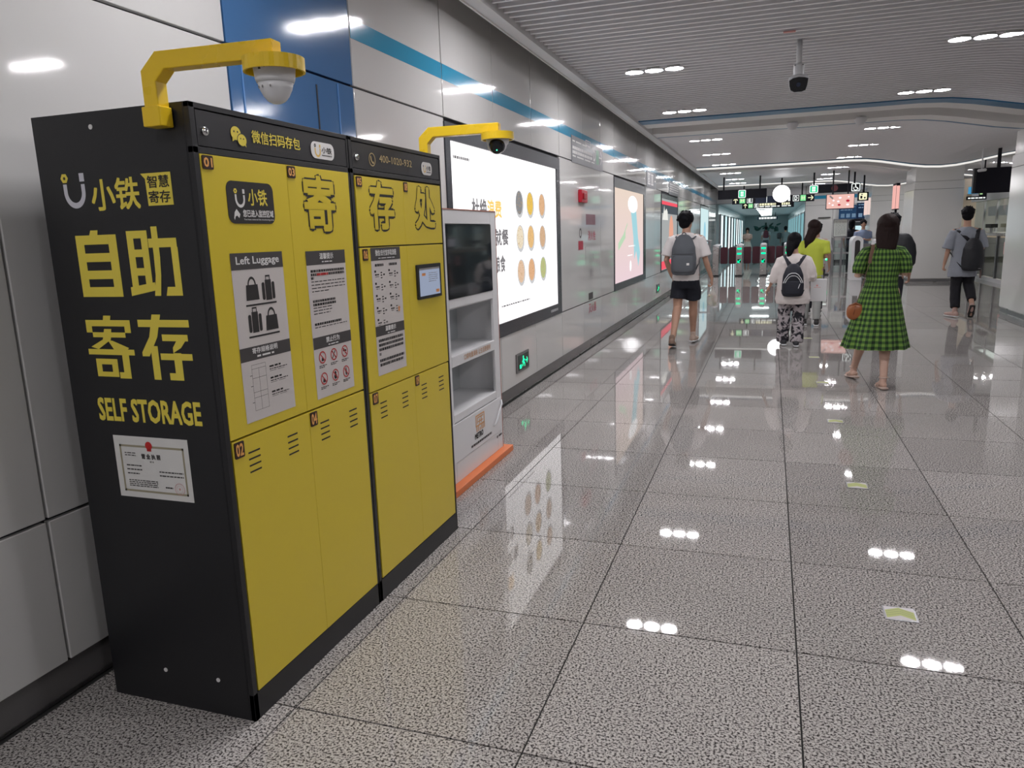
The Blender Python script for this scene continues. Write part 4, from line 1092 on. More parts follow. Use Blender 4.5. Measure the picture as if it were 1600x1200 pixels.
def exits(t, F, x0, z0, z1, w):
    h = z1-z0; m = (z0+z1)/2
    q = MB(); arrow_up(q, F, x0+h*.5, m, h*.36, .002); q.build('arrow', SYE, t)
    MB().rect(F, x0+h*1.05, x0+h*1.85, z0+h*.12, z1-h*.12, .002).build('symbol_field', SPG, t)
    q = MB(); c = x0+h*1.45
    q.rect(F, c-h*.22, c-h*.12, m-h*.2, m+h*.2, .003).rect(F, c+h*.12, c+h*.22, m-h*.2, m+h*.2, .003).rect(F, c-h*.2, c+h*.2, m-h*.03, m+h*.05, .003).build('symbol', SYE, t)
    q = MB(); frame_rect(q, F, x0+h*2.1, x0+h*2.9, z0+h*.12, z1-h*.12, h*.06, .002); q.text(F, 'E', x0+h*2.33, x0+h*2.67, z0+h*.26, z1-h*.26, .002, .03); q.build('exit_letter', SWH, t)
t, F = hang(-1.53, 1.60, 2.575, 2.85, 32.6, (-1.08, 1.14), 'long black hanging exit sign with letters E and D, behind the glowing disc')
exits(t, F, -1.53, 2.575, 2.85, 1)
MB().rect(F, -.62, .15, 2.58, 2.845, .001).build('dark_panel', mat('sign_navy', (.015,.025,.06), .3), t)
MB().rect(F, -.20, -.18, 2.60, 2.83, .002).build('divider', SWH, t)
q = MB(); frame_rect(q, F, .80, 1.03, 2.605, 2.83, .018, .002); q.text(F, 'D', .865, .965, 2.65, 2.785, .002, .03); q.rect(F, .62, .70, 2.62, 2.8, .002); q.build('exit_letter', SWH, t)
MB().rect(F, 1.08, 1.28, 2.605, 2.83, .002).build('symbol_field', SPG, t)
q = MB(); q.rect(F, 1.13, 1.15, 2.65, 2.79, .003).rect(F, 1.21, 1.23, 2.65, 2.79, .003).rect(F, 1.11, 1.25, 2.71, 2.73, .003).build('symbol', SYE, t)
q = MB(); q.line(F, 1.36, 2.715, 1.55, 2.715, .03, .002).line(F, 1.47, 2.80, 1.55, 2.715, .03, .002).line(F, 1.47, 2.63, 1.55, 2.715, .03, .002); q.build('arrow', SYE, t)
t, F = hang(-1.24, .93, 2.455, 2.69, 35.6, (-.9, .6), 'lower black exit sign with cream lettering, farthest of the hanging signs')
exits(t, F, -1.22, 2.455, 2.69, 1)
q = MB(); q.text(F, '杭州湾海曙路', -.50, .18, 2.565, 2.665, .002, .03) if 0 else None
bars(q, F, -.50, .18, 2.665, .10, .002, 1, .1, 1, 3, .09); bars(q, F, .42, .75, 2.665, .10, .002, 1, .1, 1, 4, .09)
q.build('place_lettering', SYE, t)
q = MB(); bars(q, F, -.50, .34, 2.54, .04, .002, 1, .1, 1, 5, .16); bars(q, F, .42, .80, 2.54, .04, .002, 1, .1, 1, 6, .16); q.build('small_lettering', SWH, t)
# glowing disc
t = thing('glowing_disc', 'round glowing white sign disc hanging above the ticket gates', 'sign', (.325, 29.1, 2.45))
MB().disc(FY(29.02), .325, 2.77, .305, -.12, 0, n=40).build('housing', M['sign'], t)
MB().disc(FY(29.02), .325, 2.77, .295, .002, n=40).build('lit_face', emis('disc_white', (1,.98,1), 5), t)
MB().box(.30, .35, 29.06, 29.10, 3.06, 3.33).build('post', M['sign'], t)
# pink screen
t = thing('hanging_screen', 'pink lit hanging screen showing round dishes, under the wheelchair sign', 'screen', (2.08, 26.7, 2.12))
F = FY(26.6)
MB().pbox(F, 1.655, 2.495, 2.105, 2.575, -.08, 0).build('housing', M['sign'], t, bevel=.006)
MB().rect(F, 1.675, 2.48, 2.13, 2.565, .002).build('picture', emis('screen_pink', (.88,.52,.46), 1.0), t)
q = MB()
for a, b, r in ((2.07,2.46,.045),(2.02,2.35,.04),(1.88,2.38,.035),(2.32,2.48,.03),(1.86,2.24,.035),(2.30,2.24,.045),(1.76,2.30,.03)): q.disc(F, a, b, r, .003, n=14, ry=r*.7)
q.build('dishes', emis('screen_white', (1,.9,.95), 1.1), t)
MB().disc(F, 2.30, 2.36, .055, .004, n=14, ry=.04).disc(F, 2.05, 2.24, .045, .004, n=12, ry=.03).build('red_dish', emis('screen_red', (.55,.03,.06), .9), t)
MB().line(F, 1.76, 2.53, 1.86, 2.44, .05, .004).build('grey_shape', emis('screen_grey', (.35,.30,.30), .7), t)
for p in (1.85, 2.3): MB().box(p-.02, p+.02, 26.62, 26.66, 2.57, 3.4).build('post', M['sign'], t)
# small lit exit sign at the third column + screens on columns
t, F = hang(2.72, 3.05, 2.38, 2.66, 28.0, (2.9,), 'small black sign with a cream square symbol beside the pink screen')
MB().rrect(F, 2.76, 3.0, 2.41, 2.63, .03, .001).build('symbol_field', SYE, t)
MB().rect(F, 2.80, 2.86, 2.45, 2.54, .003).rect(F, 2.91, 2.96, 2.45, 2.50, .003).rect(F, 2.82, 2.87, 2.57, 2.60, .003).build('symbol', M['sign'], t)
for (x, y0, y1, lab) in ((3.58, 32.4, 33.6, 'pink lit poster on the far column beside the cream sign'), (3.56, 25.4, 26.1, 'narrow pink lit totem screen behind the middle column')):
    t = thing('lit_totem', lab, 'screen', (x, (y0+y1)/2, 0))
    if y0 < 30:
        MB().box(x-.03, x+.03, y0+.2, y0+.26, 0, 2.0).build('post', M['sign'], t)
        MB().box(x-.05, x+.05, y0, y1, 2.0, 2.78).build('housing', M['sign'], t)
        MB().box(x-.055, x-.05, y0+.02, y1-.02, 2.03, 2.72).box(x-.045, x+.045, y0-.004, y0, 2.03, 2.70).build('picture', emis('totem_pink', (.95,.50,.45), .95), t)
    else:
        MB().box(x-.06, x+.02, y0, y1, 1.95, 2.62).build('housing', M['camw'], t)
        MB().box(x-.065, x-.06, y0+.02, y1-.02, 1.97, 2.60).box(x-.055, x+.02, y0-.004, y0, 1.97, 2.60).build('picture', emis('poster_pink', (.95,.72,.66), .9), t)
# right side: hanging board, camera, blue sign, service booth
t = thing('hanging_display', 'black back of a hanging display between the two right columns', 'display', (4.34, 18.5, 2.15))
MB().box(4.0, 4.72, 18.5, 18.58, 2.16, 2.675).build('housing', M['sign'], t, bevel=.01)
MB().box(4.0, 4.05, 18.47, 18.5, 2.17, 2.665).build('edge_trim', M['lblack2'], t)
MB().box(4.43, 4.49, 18.52, 18.57, 2.67, zw(4.46)+.1).build('post', M['sign'], t)
t = thing('small_camera', 'small white camera at the corner of the black hanging display', 'camera', (4.09, 18.2, 2.60))
MB().tube([(4.09,18.25,zw(4.09)+.05),(4.09,18.25,2.64)], .014, 8).build('pole', M['camw'], t, smooth=True)
MB().tube([(4.04,18.25,2.61),(4.15,18.25,2.62)], .03, 12, 'round').build('housing', M['camw'], t, smooth=True)
t = thing('service_sign', 'small dark hanging sign with blue and green pictograms beside the middle column', 'sign', (5.05, 22.7, 2.15))
MB().box(4.80, 5.25, 22.7, 22.76, 2.13, 2.22).box(5.08, 5.25, 22.7, 22.76, 2.22, 2.48).build('housing', M['sign'], t)
MB().box(5.15, 5.18, 22.715, 22.745, 2.48, 3.5).build('post', M['sign'], t)
MB().box(4.82, 5.04, 22.69, 22.70, 2.28, 2.46).build('blue_pictogram', emis('picto_blue', (.08,.35,.62), .8), t)
MB().box(5.09, 5.15, 22.69, 22.70, 2.26, 2.46).build('green_pictogram', emis('picto_green', (.45,.75,.35), .9), t)
q = MB(); bars(q, FY(22.695), 4.83, 5.22, 2.19, .03, 0, 1, .1, 1, 3, .07); q.build('lettering', SWH, t)

bt = thing('service_booth', 'glass fronted service booth with steel counter behind the right-hand column', 'booth', (6.5, 23, 0))
BX = 5.56
BF = lambda a, b, c: (BX-c, a, b)
MB().box(BX-.02, BX+.10, 18.6, 26.4, 0, .10).build('base', M['camw'], bt)
for a in (18.7, 20.0, 21.3, 22.6, 23.9, 25.2, 26.3): MB().box(BX-.02, BX+.05, a-.04, a+.04, .1, 1.2).build('post', M['steeld'], bt)
for a in (18.7, 20.0, 21.3, 22.6, 23.9, 25.2):
    MB().box(BX+.005, BX+.02, a+.05, min(a+1.25, 26.25), .12, 1.15).build('lower_panel', M['glassf'], bt)
    MB().box(BX+.25, BX+.26, a+.05, min(a+1.25, 26.25), 1.28, 2.15).build('window_pane', M['glass'], bt)
    MB().box(BX+.23, BX+.28, a-.02, a+.02, 1.28, 2.15).build('window_post', M['camw'], bt)
MB().box(BX-.12, BX+.5, 18.6, 26.4, 1.20, 1.27).build('counter_top', M['steel'], bt, bevel=.01)
MB().box(BX+.15, BX+.35, 18.6, 26.4, 2.15, 2.42).build('header', M['camw'], bt)
MB().box(BX+1.9, BX+2.0, 18.6, 27.5, 0, 2.6).build('back_wall', mat('booth_beige', (.50,.43,.33), .6), bt)
MB().box(BX, 9.3, 27.4, 27.5, 0, 2.9).build('end_wall', mat('booth_beige_end', (.52,.46,.37), .6), bt)
MB().box(BX+.3, BX+1.9, 18.7, 27.4, 2.42, 2.5).build('booth_ceiling', M['trimw'], bt)
for (a0, a1, z0, z1, m, nm, lab) in ((20.9, 22.3, 1.75, 2.03, mat('navy_screen', (.01,.02,.08), .2), 'wall_screen', 'dark navy screen above the booth counter near the right column'), (23.4, 25.2, 1.72, 1.98, mat('grey_screen', (.22,.27,.33), .2), 'wall_screen', 'grey-blue screen above the booth counter, the left one')):
    o = MB().box(BX+.33, BX+.38, a0, a1, z0, z1).build(nm, m, label=lab, cat='screen')
MB().box(BX+.5, BX+1.6, 19.2, 26.8, 2.40, 2.415).build('booth_lamp', emis('booth_light', (1,.97,.9), 3), bt)  # glowing panel added to brighten the booth interior
t = thing('monitor', 'desk monitor with pale screen on the booth counter', 'monitor', (5.75, 21.6, 1.27))
MB().box(BX+.1, BX+.14, 21.2, 21.95, 1.31, 1.62).build('housing', M['dark'], t)
MB().rect(BF, 21.25, 21.9, 1.34, 1.59, -.095).build('screen', emis('monitor_white', (.75,.72,.80), .75), t)
MB().box(BX+.08, BX+.2, 21.45, 21.7, 1.27, 1.31).build('foot', M['dark'], t)
t = thing('card_machine', 'small dark card terminal on the booth counter, left of the monitor', 'terminal', (5.7, 23.6, 1.27))
MB().box(BX, BX+.15, 23.3, 23.9, 1.40, 1.50).build('screen', M['dark'], t); MB().box(BX+.05, BX+.1, 23.55, 23.65, 1.27, 1.40).build('foot', M['camw'], t)
MB().pbox(BF, 21.6, 21.9, .75, 1.05, .021, .024).build('booth_notice', M['pinkp'], label='small red and white notice on the booth glass near the column', cat='notice')

# back wall boards and ticket machines
def board(x0, x1, z0, z1, lab, m, sd):
    t = thing('info_board', lab, 'board', ((x0+x1)/2, 35.9, z0))
    MB().box(x0, x1, 35.86, 35.95, z0, z1).build('housing', m, t)
    q = MB(); bars(q, FY(35.86), x0+.05, x1-.05, z1-.06, .04, .002, 2, .12, .8, sd, .1)
    for i in range(3): q.rect(FY(35.86), x0+.07+i*.22, x0+.22+i*.22, z0+.06, z0+.22, .002)
    q.build('print', mat('board_blue_print', (.15,.26,.38), .4), t)
board(2.78, 3.46, 1.86, 2.44, 'blue information board on the far white wall, left one', emis('board_blue', (.025,.06,.13), .8), 2)
board(3.48, 4.0, 1.86, 2.52, 'darker blue information board on the far white wall, right one', emis('board_navy', (.015,.03,.07), .8), 3)
t = thing('ticket_machine', 'dark ticket machine with a small lit screen behind the officer', 'ticket machine', (3.6, 35.4, 0))
MB().box(3.15, 3.95, 35.1, 35.9, 0, 1.72).build('housing', mat('machine_dark', (.04,.05,.055), .3), t, bevel=.02)
MB().rect(FY(35.1), 3.38, 3.66, 1.22, 1.56, .003).build('screen', emis('machine_screen', (.55,.75,.80), 1.1), t)
MB().box(3.3, 3.85, 35.05, 35.1, 1.74, 1.85).build('header', M['sign'], t)
MB().box(1.95, 2.45, 35.9, 35.95, 1.93, 1.97).build('wall_shelf', M['dark'], label='thin dark strip on the far white wall above the heads', cat='shelf')
# far corridor: lit strips and mural
for i in range(9):
    y = 37.2+3.4*i
    t = thing('lit_poster', 'tall pale lit poster on the corridor wall beyond the gates, %s from the gates' % (names+[''])[i], 'poster', (-2.28, y, .5))
    MB().box(-2.3, -2.22, y, y+1.5, .45, 2.3).build('frame', M['steeld'], t)
    MB().box(-2.22, -2.212, y+.08, y+1.42, .52, 2.24).build('lit_panel', emis('corridor_poster', [(.75,.92,.95),(.55,.78,.82),(.85,.95,.95)][i % 3], 1.4), t)
for i in range(8):
    y = 38+4.2*i
    t = thing('wall_window', 'pale teal glazed bay on the right corridor wall, %s from the gates' % names[i], 'window', (1.48, y, .2))
    MB().box(1.44, 1.5, y, y+2.8, .2, 2.3).build('frame', M['camw'], t)
    MB().box(1.43, 1.44, y+.1, y+2.7, .3, 2.2).build('pane', emis('pane_teal', (.30,.60,.66), .7), t)
t = thing('leaf_mural', 'dark green leafy decoration on the teal end wall of the corridor', 'decoration', (-.3, 75.78, 1.2))
rr = random.Random(9)
for i in range(26):
    a = -1.6+2.3*rr.random(); b = 1.45+.45*rr.random(); an = rr.uniform(0, PI)
    p = [(a+.28*math.cos(an)*u-.09*math.sin(an)*v, b+.28*math.sin(an)*u+.09*math.cos(an)*v) for u, v in ((-1,0),(-.4,.9),(.4,.8),(1,0),(.4,-.8),(-.4,-.9))]
    MB().poly(FY(75.79), p, .004*i, .004*i+.01).build('leaf', [mat('leaf_dark', (.02,.12,.10), .5), mat('leaf_mid', (.05,.22,.20), .5)][i % 2], t)
t = thing('corridor_sign', 'small hanging sign with white lettering deep in the corridor', 'sign', (-.3, 60, 2.2))
MB().box(-.95, .45, 60, 60.1, 2.2, 2.42).build('box', mat('sign_blue_dark', (.02,.05,.10), .4), t)
q = MB(); bars(q, FY(59.99), -.85, .35, 2.38, .13, 0, 1, .1, 1, 3, .16); q.build('lettering', SWH, t)
for p in (-.8, .3): MB().box(p-.02, p+.02, 60.03, 60.07, 2.42, 2.72).build('post', M['sign'], t)
# ------------------------------------------------------------------ PEOPLE
SK = mat('skin', (.46,.27,.19), .55); SKP = mat('skin_pale', (.56,.36,.28), .55)
HB = mat('hair_black', (.006,.006,.008), .6, bump=(.6, 60, .004), spec=.12); HBR = mat('hair_dark_brown', (.016,.008,.007), .6, bump=(.6, 60, .004), spec=.15)
V = Vector

def hand(mb, w, d, thumb, curl=.35, s=1.0, palm=None):
    """w wrist, d direction of the hand, thumb: side the thumb is on; fingers curl toward palm normal"""
    w = V(w); d = V(d).normalized(); t = V(thumb); t = (t-d*t.dot(d)).normalized(); n = d.cross(t) if palm is None else V(palm)
    n = (n-d*n.dot(d)).normalized()
    mb.tube([w-d*.02*s, w+d*.025*s, w+d*.06*s, w+d*.085*s], [(.027*s,.021*s),(.034*s,.018*s),(.040*s,.016*s),(.037*s,.013*s)], 12, 'round', t)
    for i, (off, L) in enumerate(((.030,.072),(.011,.082),(-.010,.076),(-.029,.058))):
        p = w+d*.080*s+t*off*s; pts = [p-d*.02*s, p]; a = 0; q = p
        for k, f in enumerate((.42,.32,.26)):
            a += curl*(.8+.5*k)
            q = q+(d*math.cos(a)+n*math.sin(a))*L*f*s
            pts.append(q)
        mb.tube(pts, [.0092*s,.0092*s,.0088*s,.0080*s,.0070*s], 8, 'round')
    p = w+d*.02*s+t*.026*s
    a = (d*.55+t*.75+n*.25).normalized(); b = (d*.85+t*.25+n*.45).normalized()
    mb.tube([p-t*.01*s, p+a*.032*s, p+a*.032*s+b*.028*s, p+a*.032*s+b*.050*s], [.0125*s,.011*s,.0095*s,.0078*s], 8, 'round')

def person(label, loc, rz, J, H=1.7, sk=SK, hair=HB, fem=False, vox=.008, dec=.35, hd=0.0, tilt=0.0, group=None):
    """J: joints in local metres (x right, y forward, z up)"""
    t = thing('person', label, 'person', loc, rz, group)
    s = H/1.75
    b = MB()
    hx, hy, hz = J['head']                     # centre of the head
    px, py, pz = J['pelvis']; cx, cy, cz = J['chest']      # chest = base of neck
    HW = (.150 if not fem else .158)*s; SW = (.150 if not fem else .128)*s
    tor = [(0,.0,.60*HW,.085*s),(0,-.01,HW*.98,.105*s),(.13,-.01,HW,.108*s),(.33,.0,HW*.82,.092*s),(.52,.0,HW*.84,.095*s),(.72,.0,SW*1.08,.108*s),(.86,.0,SW*1.04,.100*s),(.95,0,SW*.75,.075*s),(1.0,0,.062*s,.06*s)]
    z0 = pz-.09*s
    b.rings([(px+(cx-px)*f, py+(cy-py)*f+dy, z0+(cz-z0)*f, rx, ry) for f, dy, rx, ry in tor], 20)
    b.tube([(cx,cy,cz-.05*s),(cx+(hx-cx)*.4,cy+(hy-cy)*.4+.0,cz+.05*s),(hx,hy-.01*s,hz-.06*s)], [.062*s,.054*s,.052*s], 14)
    Mh = Matrix.Rotation(hd, 3, 'Z') @ Matrix.Rotation(tilt, 3, 'X')
    hc = V((hx,hy,hz)); R = lambda p: hc+Mh@(V(p)*s)
    b.sup(R((0,-.006,.018)), (.074*s,.092*s,.098*s), M=Mh, nu=20, nv=14)
    b.sup(R((0,.022,-.052)), (.052*s,.058*s,.058*s), M=Mh, nu=16, nv=12)
    b.tube([R((0,.082,.012)), R((0,.100,-.022)), R((0,.088,-.028))], [.010*s,.013*s,.010*s], 8, 'round')
    for q in (-1, 1):
        b.sup(R((q*.074,-.004,-.006)), (.010*s,.020*s,.031*s), M=Mh, nu=10, nv=8)
        b.sup(R((q*.012,.078,-.060)), (.016*s,.010*s,.007*s), M=Mh, nu=8, nv=6)
    legs = (('L', -1), ('R', 1))
    for k, q in legs:
        hp = V((px+q*.088*s, py, pz)); kn = V(J['knee'+k]); an = V(J['ank'+k]); to = V(J['toe'+k])
        th = .088*s if not fem else .086*s
        b.tube([hp+V((0,0,.03)), hp.lerp(kn,.3), hp.lerp(kn,.7), kn, kn.lerp(an,.25)+V((0,-.012*s,0)), kn.lerp(an,.6), an], [th,th*.92,th*.72,.056*s,.058*s,.043*s,.034*s], 14, 'round')
        d = (to-an); d.z = 0 if abs(d.z) < .03 else d.z
        he = V(J.get('heel'+k, an+V((0,-.045*s,-.045*s))))
        b.tube([he, he.lerp(to,.35)+V((0,0,.012*s)), he.lerp(to,.72), to], [.030*s,.036*s,(.040*s,.024*s),(.030*s,.014*s)], 12, 'round', (1,0,0))
        b.tube([an+V((0,0,.02)), an.lerp(he.lerp(to,.25),.8)], [.034*s,.036*s], 10, 'round')
    for k, q in legs:
        sh = V((cx+q*(SW+.022*s), cy, cz-.065*s)) if 'sh'+k not in J else V(J['sh'+k])
        el = V(J['el'+k]); wr = V(J['wr'+k])
        r = (.046 if not fem else .040)*s
        b.tube([V((cx+q*SW*.6,cy,cz-.05*s)), sh, sh.lerp(el,.5), el, el.lerp(wr,.3), wr], [r*.9,r*1.12,r*.92,r*.78,r*.80,r*.52], 12, 'round')
        hd_ = J.get('hand'+k, tuple((wr-el).normalized()))
        hand(b, wr, hd_, J.get('thumb'+k, (0,1,0)), J.get('curl'+k, .35), s, palm=J.get('palm'+k, (-q,0,0)))
    body = b.build('body', sk, t, local=True, voxel=vox, sm=2, dec=dec)
    e = MB()
    for q in (-1, 1): e.sup(R((q*.030,.081,.012)), (.013*s,.007*s,.007*s), M=Mh, nu=10, nv=6)
    e.build('eyes', mat('eye', (.02,.015,.015), .2), t, local=True)
    MB().sup(R((0,.083,-.060)), (.022*s,.007*s,.006*s), M=Mh, nu=10, nv=6).build('mouth', mat('lips', (.35,.11,.10), .5), t, local=True)
    e = MB()
    for q in (-1, 1): e.sup(R((q*.031,.079,.036)), (.019*s,.006*s,.004*s), M=Mh, nu=8, nv=6)
    e.build('eyebrows', hair, t, local=True)
    return t, R, Mh, s

def hairshort(t, R, Mh, s, m, vol=1.0):
    b = MB()
    b.sup(R((0,-.020,.038)), (.097*s*vol,.104*s*vol,.094*s*vol), M=Mh, nu=20, nv=14)
    b.sup(R((0,-.045,-.015)), (.084*s,.066*s,.085*s), M=Mh, nu=16, nv=12)
    rr = random.Random(3)
    for i in range(46):
        th = rr.uniform(0, 2*PI); ph = rr.uniform(-.2, 1.3)
        d = V((math.cos(th)*math.cos(ph), math.sin(th)*math.cos(ph), math.sin(ph)))
        if d.y > .5 and d.z < .5: continue
        p = V((0,-.020,.040))+V((d.x*.090*vol, d.y*.096*vol, d.z*.088*vol))
        q = p+d*.012+V((d.x*.01,-.006,-.016 if d.z < .7 else .002))
        b.tube([R(p*.9), R(p), R(q)], [.014*s,.012*s,.005*s], 6, 'round')
    b.build('hair', m, t, local=True, voxel=.006, sm=1, dec=.5)

def hairlong(t, R, Mh, s, m, L, w=.085, mid=0.0, back=-.075):
    b = MB()
    b.sup(R((0,-.018,.034)), (.104*s,.108*s,.104*s), M=Mh, nu=20, nv=14)
    b.sup(R((0,-.045,-.03)), (.102*s,.072*s,.11*s), M=Mh, nu=16, nv=12)
    b.tube([R((0,-.05,.03)), R((mid*.3,back,-.08)), R((mid*.7,back-.02,-.08-L*.55)), R((mid,back-.015,-.08-L)), R((mid*1.1,back-.01,-.10-L*1.12))], [(w*.95*s,.055*s),(w*s,.045*s),(w*.85*s,.038*s),(w*.50*s,.024*s),(w*.22*s,.012*s)], 18, 'round', (1,0,0))
    for i in range(9):
        x = (i-4)/4*w*.82; fl_ = 1-abs(i-4)/4*.35
        b.tube([R((x*.8,-.09,.03)), R((x+mid*.3,back-.038+abs(x)*.3,-.08)), R((x*.92+mid*.8,back-.045+abs(x)*.25,-.08-L*.6*fl_)), R((x*.6+mid,back-.02,-.08-L*(1.10*fl_+.05*math.sin(i*2.3))))], [.012*s,.014*s,.012*s,.005*s], 7, 'round')
    b.build('hair', m, t, local=True, voxel=.006, sm=1, dec=.5)

def garment(name, m, t, parts, vox=.010, sm=3, disp=(.012,.09), dec=.5, label=None):
    b = MB()
    for kind, a in parts:
        if kind == 'r': b.rings(a, 28)
        else: b.tube(*a)
    return b.build(name, m, t, local=True, voxel=vox, sm=sm, disp=disp, dec=dec, label=label)

def shoe(t, he, to, m, s=1.0, sole=None, h=.075):
    he = V(he); to = V(to); d = (to-he).normalized()
    b = MB().tube([he-d*.01, he.lerp(to,.3), he.lerp(to,.65), to+d*.01], [(.038*s,.044*s),(.041*s,.046*s),(.046*s,.034*s),(.038*s,.024*s)], 14, 'round', (1,0,0))
    b.tube([he.lerp(to,.12)+V((0,0,.02)), he.lerp(to,.15)+V((0,0,h))], [.038*s,.036*s], 12, 'round')
    o = b.build('shoe', m, t, local=True, voxel=.007, sm=2, dec=.5)
    n = V((1,0,0)).cross(d).normalized(); n = n if n.z > 0 else -n
    q = MB().tube([he-d*.03-n*.034, he.lerp(to,.4)-n*.030, he.lerp(to,.75)-n*.026, to+d*.03-n*.018], [(.040*s,.012*s),(.040*s,.012*s),(.047*s,.011*s),(.034*s,.008*s)], 12, 'round', (1,0,0))
    q.build('sole', sole or M['camw'], o, local=True, smooth=True)

def backpack(label, loc, rz, c, w, h, d, m, strapm, sh, arm=.2, pocket=True, tag_m=None, piping=None, top_loop=True, kind='round'):
    """c: centre in local coords; w,h,d half sizes; sh: shoulder points (xL,xR,y,z)"""
    t = thing('backpack', label, 'backpack', loc, rz)
    c = V(c)
    b = MB().rings([(c.x,c.y,c.z-h,w*.55,d*.6),(c.x,c.y,c.z-h*.96,w*.86,d*.9),(c.x,c.y,c.z-h*.8,w*1.0,d*1.0),(c.x,c.y,c.z-h*.2,w*1.02,d*1.02),(c.x,c.y,c.z+h*.35,w*.92,d*.92),(c.x,c.y+.01,c.z+h*.75,w*.68,d*.75),(c.x,c.y+.015,c.z+h*.95,w*.42,d*.5),(c.x,c.y+.02,c.z+h,w*.2,d*.3)], 28)
    bd = b.build('bag_body', m, t, local=True, voxel=.009, sm=3, disp=(.010,.10), dec=.4)
    if pocket:
        q = MB().sup(c+V((0,-d*.62,-h*.42)), (w*.86,d*.52,h*.46), .45, .55, nu=24, nv=14)
        q.build('front_pocket', m, t, local=True, smooth=True)
        MB().tube([c+V((x*w, -d*(1.0+.12*(1-x*x)), h*.05+h*.0*x)) for x in (-.85,-.5,0,.5,.85)], .0035, 6).build('zip', M['dark'], t, local=True)
    xl, xr, y, z = sh
    for k, x in ((-1, xl), (1, xr)):
        st = MB().tube([(c.x+k*w*.28, c.y+d*.6, c.z+h*.80), (x*.75+c.x*.25, y-.085, z-.035), (x, y-.02, z+.012), (x, y+.07, z-.01), (x, y+.115, z-.12), (x*1.12, y+.10, z-.26), (x*1.35, y+.02, z-.36), (c.x+k*w*.95, c.y+d*.5, c.z-h*.75)],
                       [(.030,.008)]*5+[(.022,.006),(.010,.004),(.009,.004)], 10, True, (1,0,0))
        st.build('strap', strapm, t, local=True, smooth=True)
    if top_loop:
        MB().tube([c+V((.028*math.cos(a), d*.2, h*.96+.035*math.sin(a))) for a in (PI,2.5,1.57,.64,0)], .007, 8).build('loop', strapm, t, local=True, smooth=True)
    if tag_m:
        MB().box(c.x+w*.30, c.x+w*.52, c.y-d*1.17, c.y-d*1.12, c.z-h*.50, c.z-h*.39).build('label_patch', tag_m, t, local=True, bevel=.003)
    return t

# --- man with grey backpack
L = (-1.10, 10.7, 0)
J = dict(head=(.0,.03,1.715), pelvis=(0,0,.955), chest=(0,.0,1.555),
         kneeL=(-.105,-.03,.53), ankL=(-.13,-.36,.135), heelL=(-.135,-.42,.085), toeL=(-.14,-.24,.028),
         kneeR=(.095,.14,.53), ankR=(.085,.27,.105), heelR=(.085,.215,.055), toeR=(.11,.42,.03),
         elL=(-.262,-.05,1.19), wrL=(-.20,.09,.96), handL=(.3,.7,-.8), elR=(.27,-.01,1.17), wrR=(.345,.09,.925), handR=(.05,.12,-1), curlR=.75, palmL=(.6,.5,0))
t, R, Mh, s = person('young man in white t-shirt and black shorts walking away with a grey backpack', L, 0, J, 1.84, hd=-.55, vox=.007)
hairshort(t, R, Mh, s, HB, 1.06)
WT = mat('white_cotton', (.78,.74,.73), .9, bump=(.3, 30, .004))
garment('t_shirt', WT, t, [('r', [(0,-.005,.90,.182,.130),(0,-.005,.95,.186,.132),(0,0,1.15,.172,.122),(0,0,1.36,.200,.130),(0,0,1.455,.196,.122),(0,0,1.52,.135,.095),(0,0,1.56,.075,.075)]),
    ('t', ([(-.12,0,1.475),(-.188,-.005,1.46),(-.235,-.03,1.34),(-.262,-.045,1.245)], [.068,.075,.076,.078], 16)), ('t', ([(.12,0,1.475),(.188,0,1.46),(.235,-.005,1.34),(.268,-.008,1.235)], [.068,.075,.076,.080], 16))])
SB = mat('black_shorts', (.008,.010,.018), .85, bump=(.3, 30, .004))
garment('shorts', SB, t, [('r', [(0,0,.80,.178,.128),(0,0,.90,.185,.135),(0,0,.985,.172,.122),(0,0,1.0,.16,.11)]),
    ('t', ([(-.085,0,.88),(-.098,-.01,.75),(-.105,-.02,.655)], [.105,.108,.110], 18)), ('t', ([(.085,0,.88),(.10,.05,.75),(.102,.075,.64)], [.105,.108,.108], 18))])
shoe(t, (-.135,-.43,.095), (-.14,-.235,.04), mat('tan_shoe', (.24,.16,.12), .7), 1.1, M['dark'])
shoe(t, (.085,.205,.06), (.115,.43,.045), mat('tan_shoe_b', (.42,.32,.26), .7), 1.1, M['camw'])
GB = mat('grey_canvas', (.10,.11,.125), .85, bump=(.3, 40, .003))
bp_ = backpack('grey canvas backpack with a small white patch on the man in black shorts', L, 0, (-.01,-.215,1.265), .168, .275, .10, GB, mat('grey_strap', (.07,.075,.085), .8), (-.13,.13,0,1.515), tag_m=M['white'])
# plastic bag with vegetables
PB = bpy.data.materials.new('thin_plastic'); PB.use_nodes = True
pn = PB.node_tree.nodes['Principled BSDF']; pn.inputs['Base Color'].default_value = (.75,.75,.70,1); pn.inputs['Roughness'].default_value = .25; pn.inputs['Alpha'].default_value = .42
t = thing('plastic_bag', 'thin plastic bag of vegetables held in the right hand of the man in shorts', 'bag', (-.745, 10.83, .53))
b = MB().rings([(0,0,0,.035,.03),(0,0,.02,.062,.05),(0,0,.07,.075,.06),(0,0,.14,.068,.055),(0,0,.20,.040,.035),(0,0,.25,.018,.018),(0,0,.29,.012,.012)], 20, mod=lambda f, th: 1+.10*math.sin(5*th+7*f))
b.build('bag', PB, t, local=True, smooth=True)
rr = random.Random(2)
for i in range(12):
    p = (rr.uniform(-.035,.035), rr.uniform(-.03,.03), .035+.012*i)
    MB().sup(p, (.022,.022,.018), nu=10, nv=8).build('vegetable', [mat('veg_green', (.18,.28,.08), .5), mat('veg_cream', (.6,.52,.36), .5), mat('veg_red', (.35,.10,.06), .5)][i % 3], t, local=True, smooth=True)
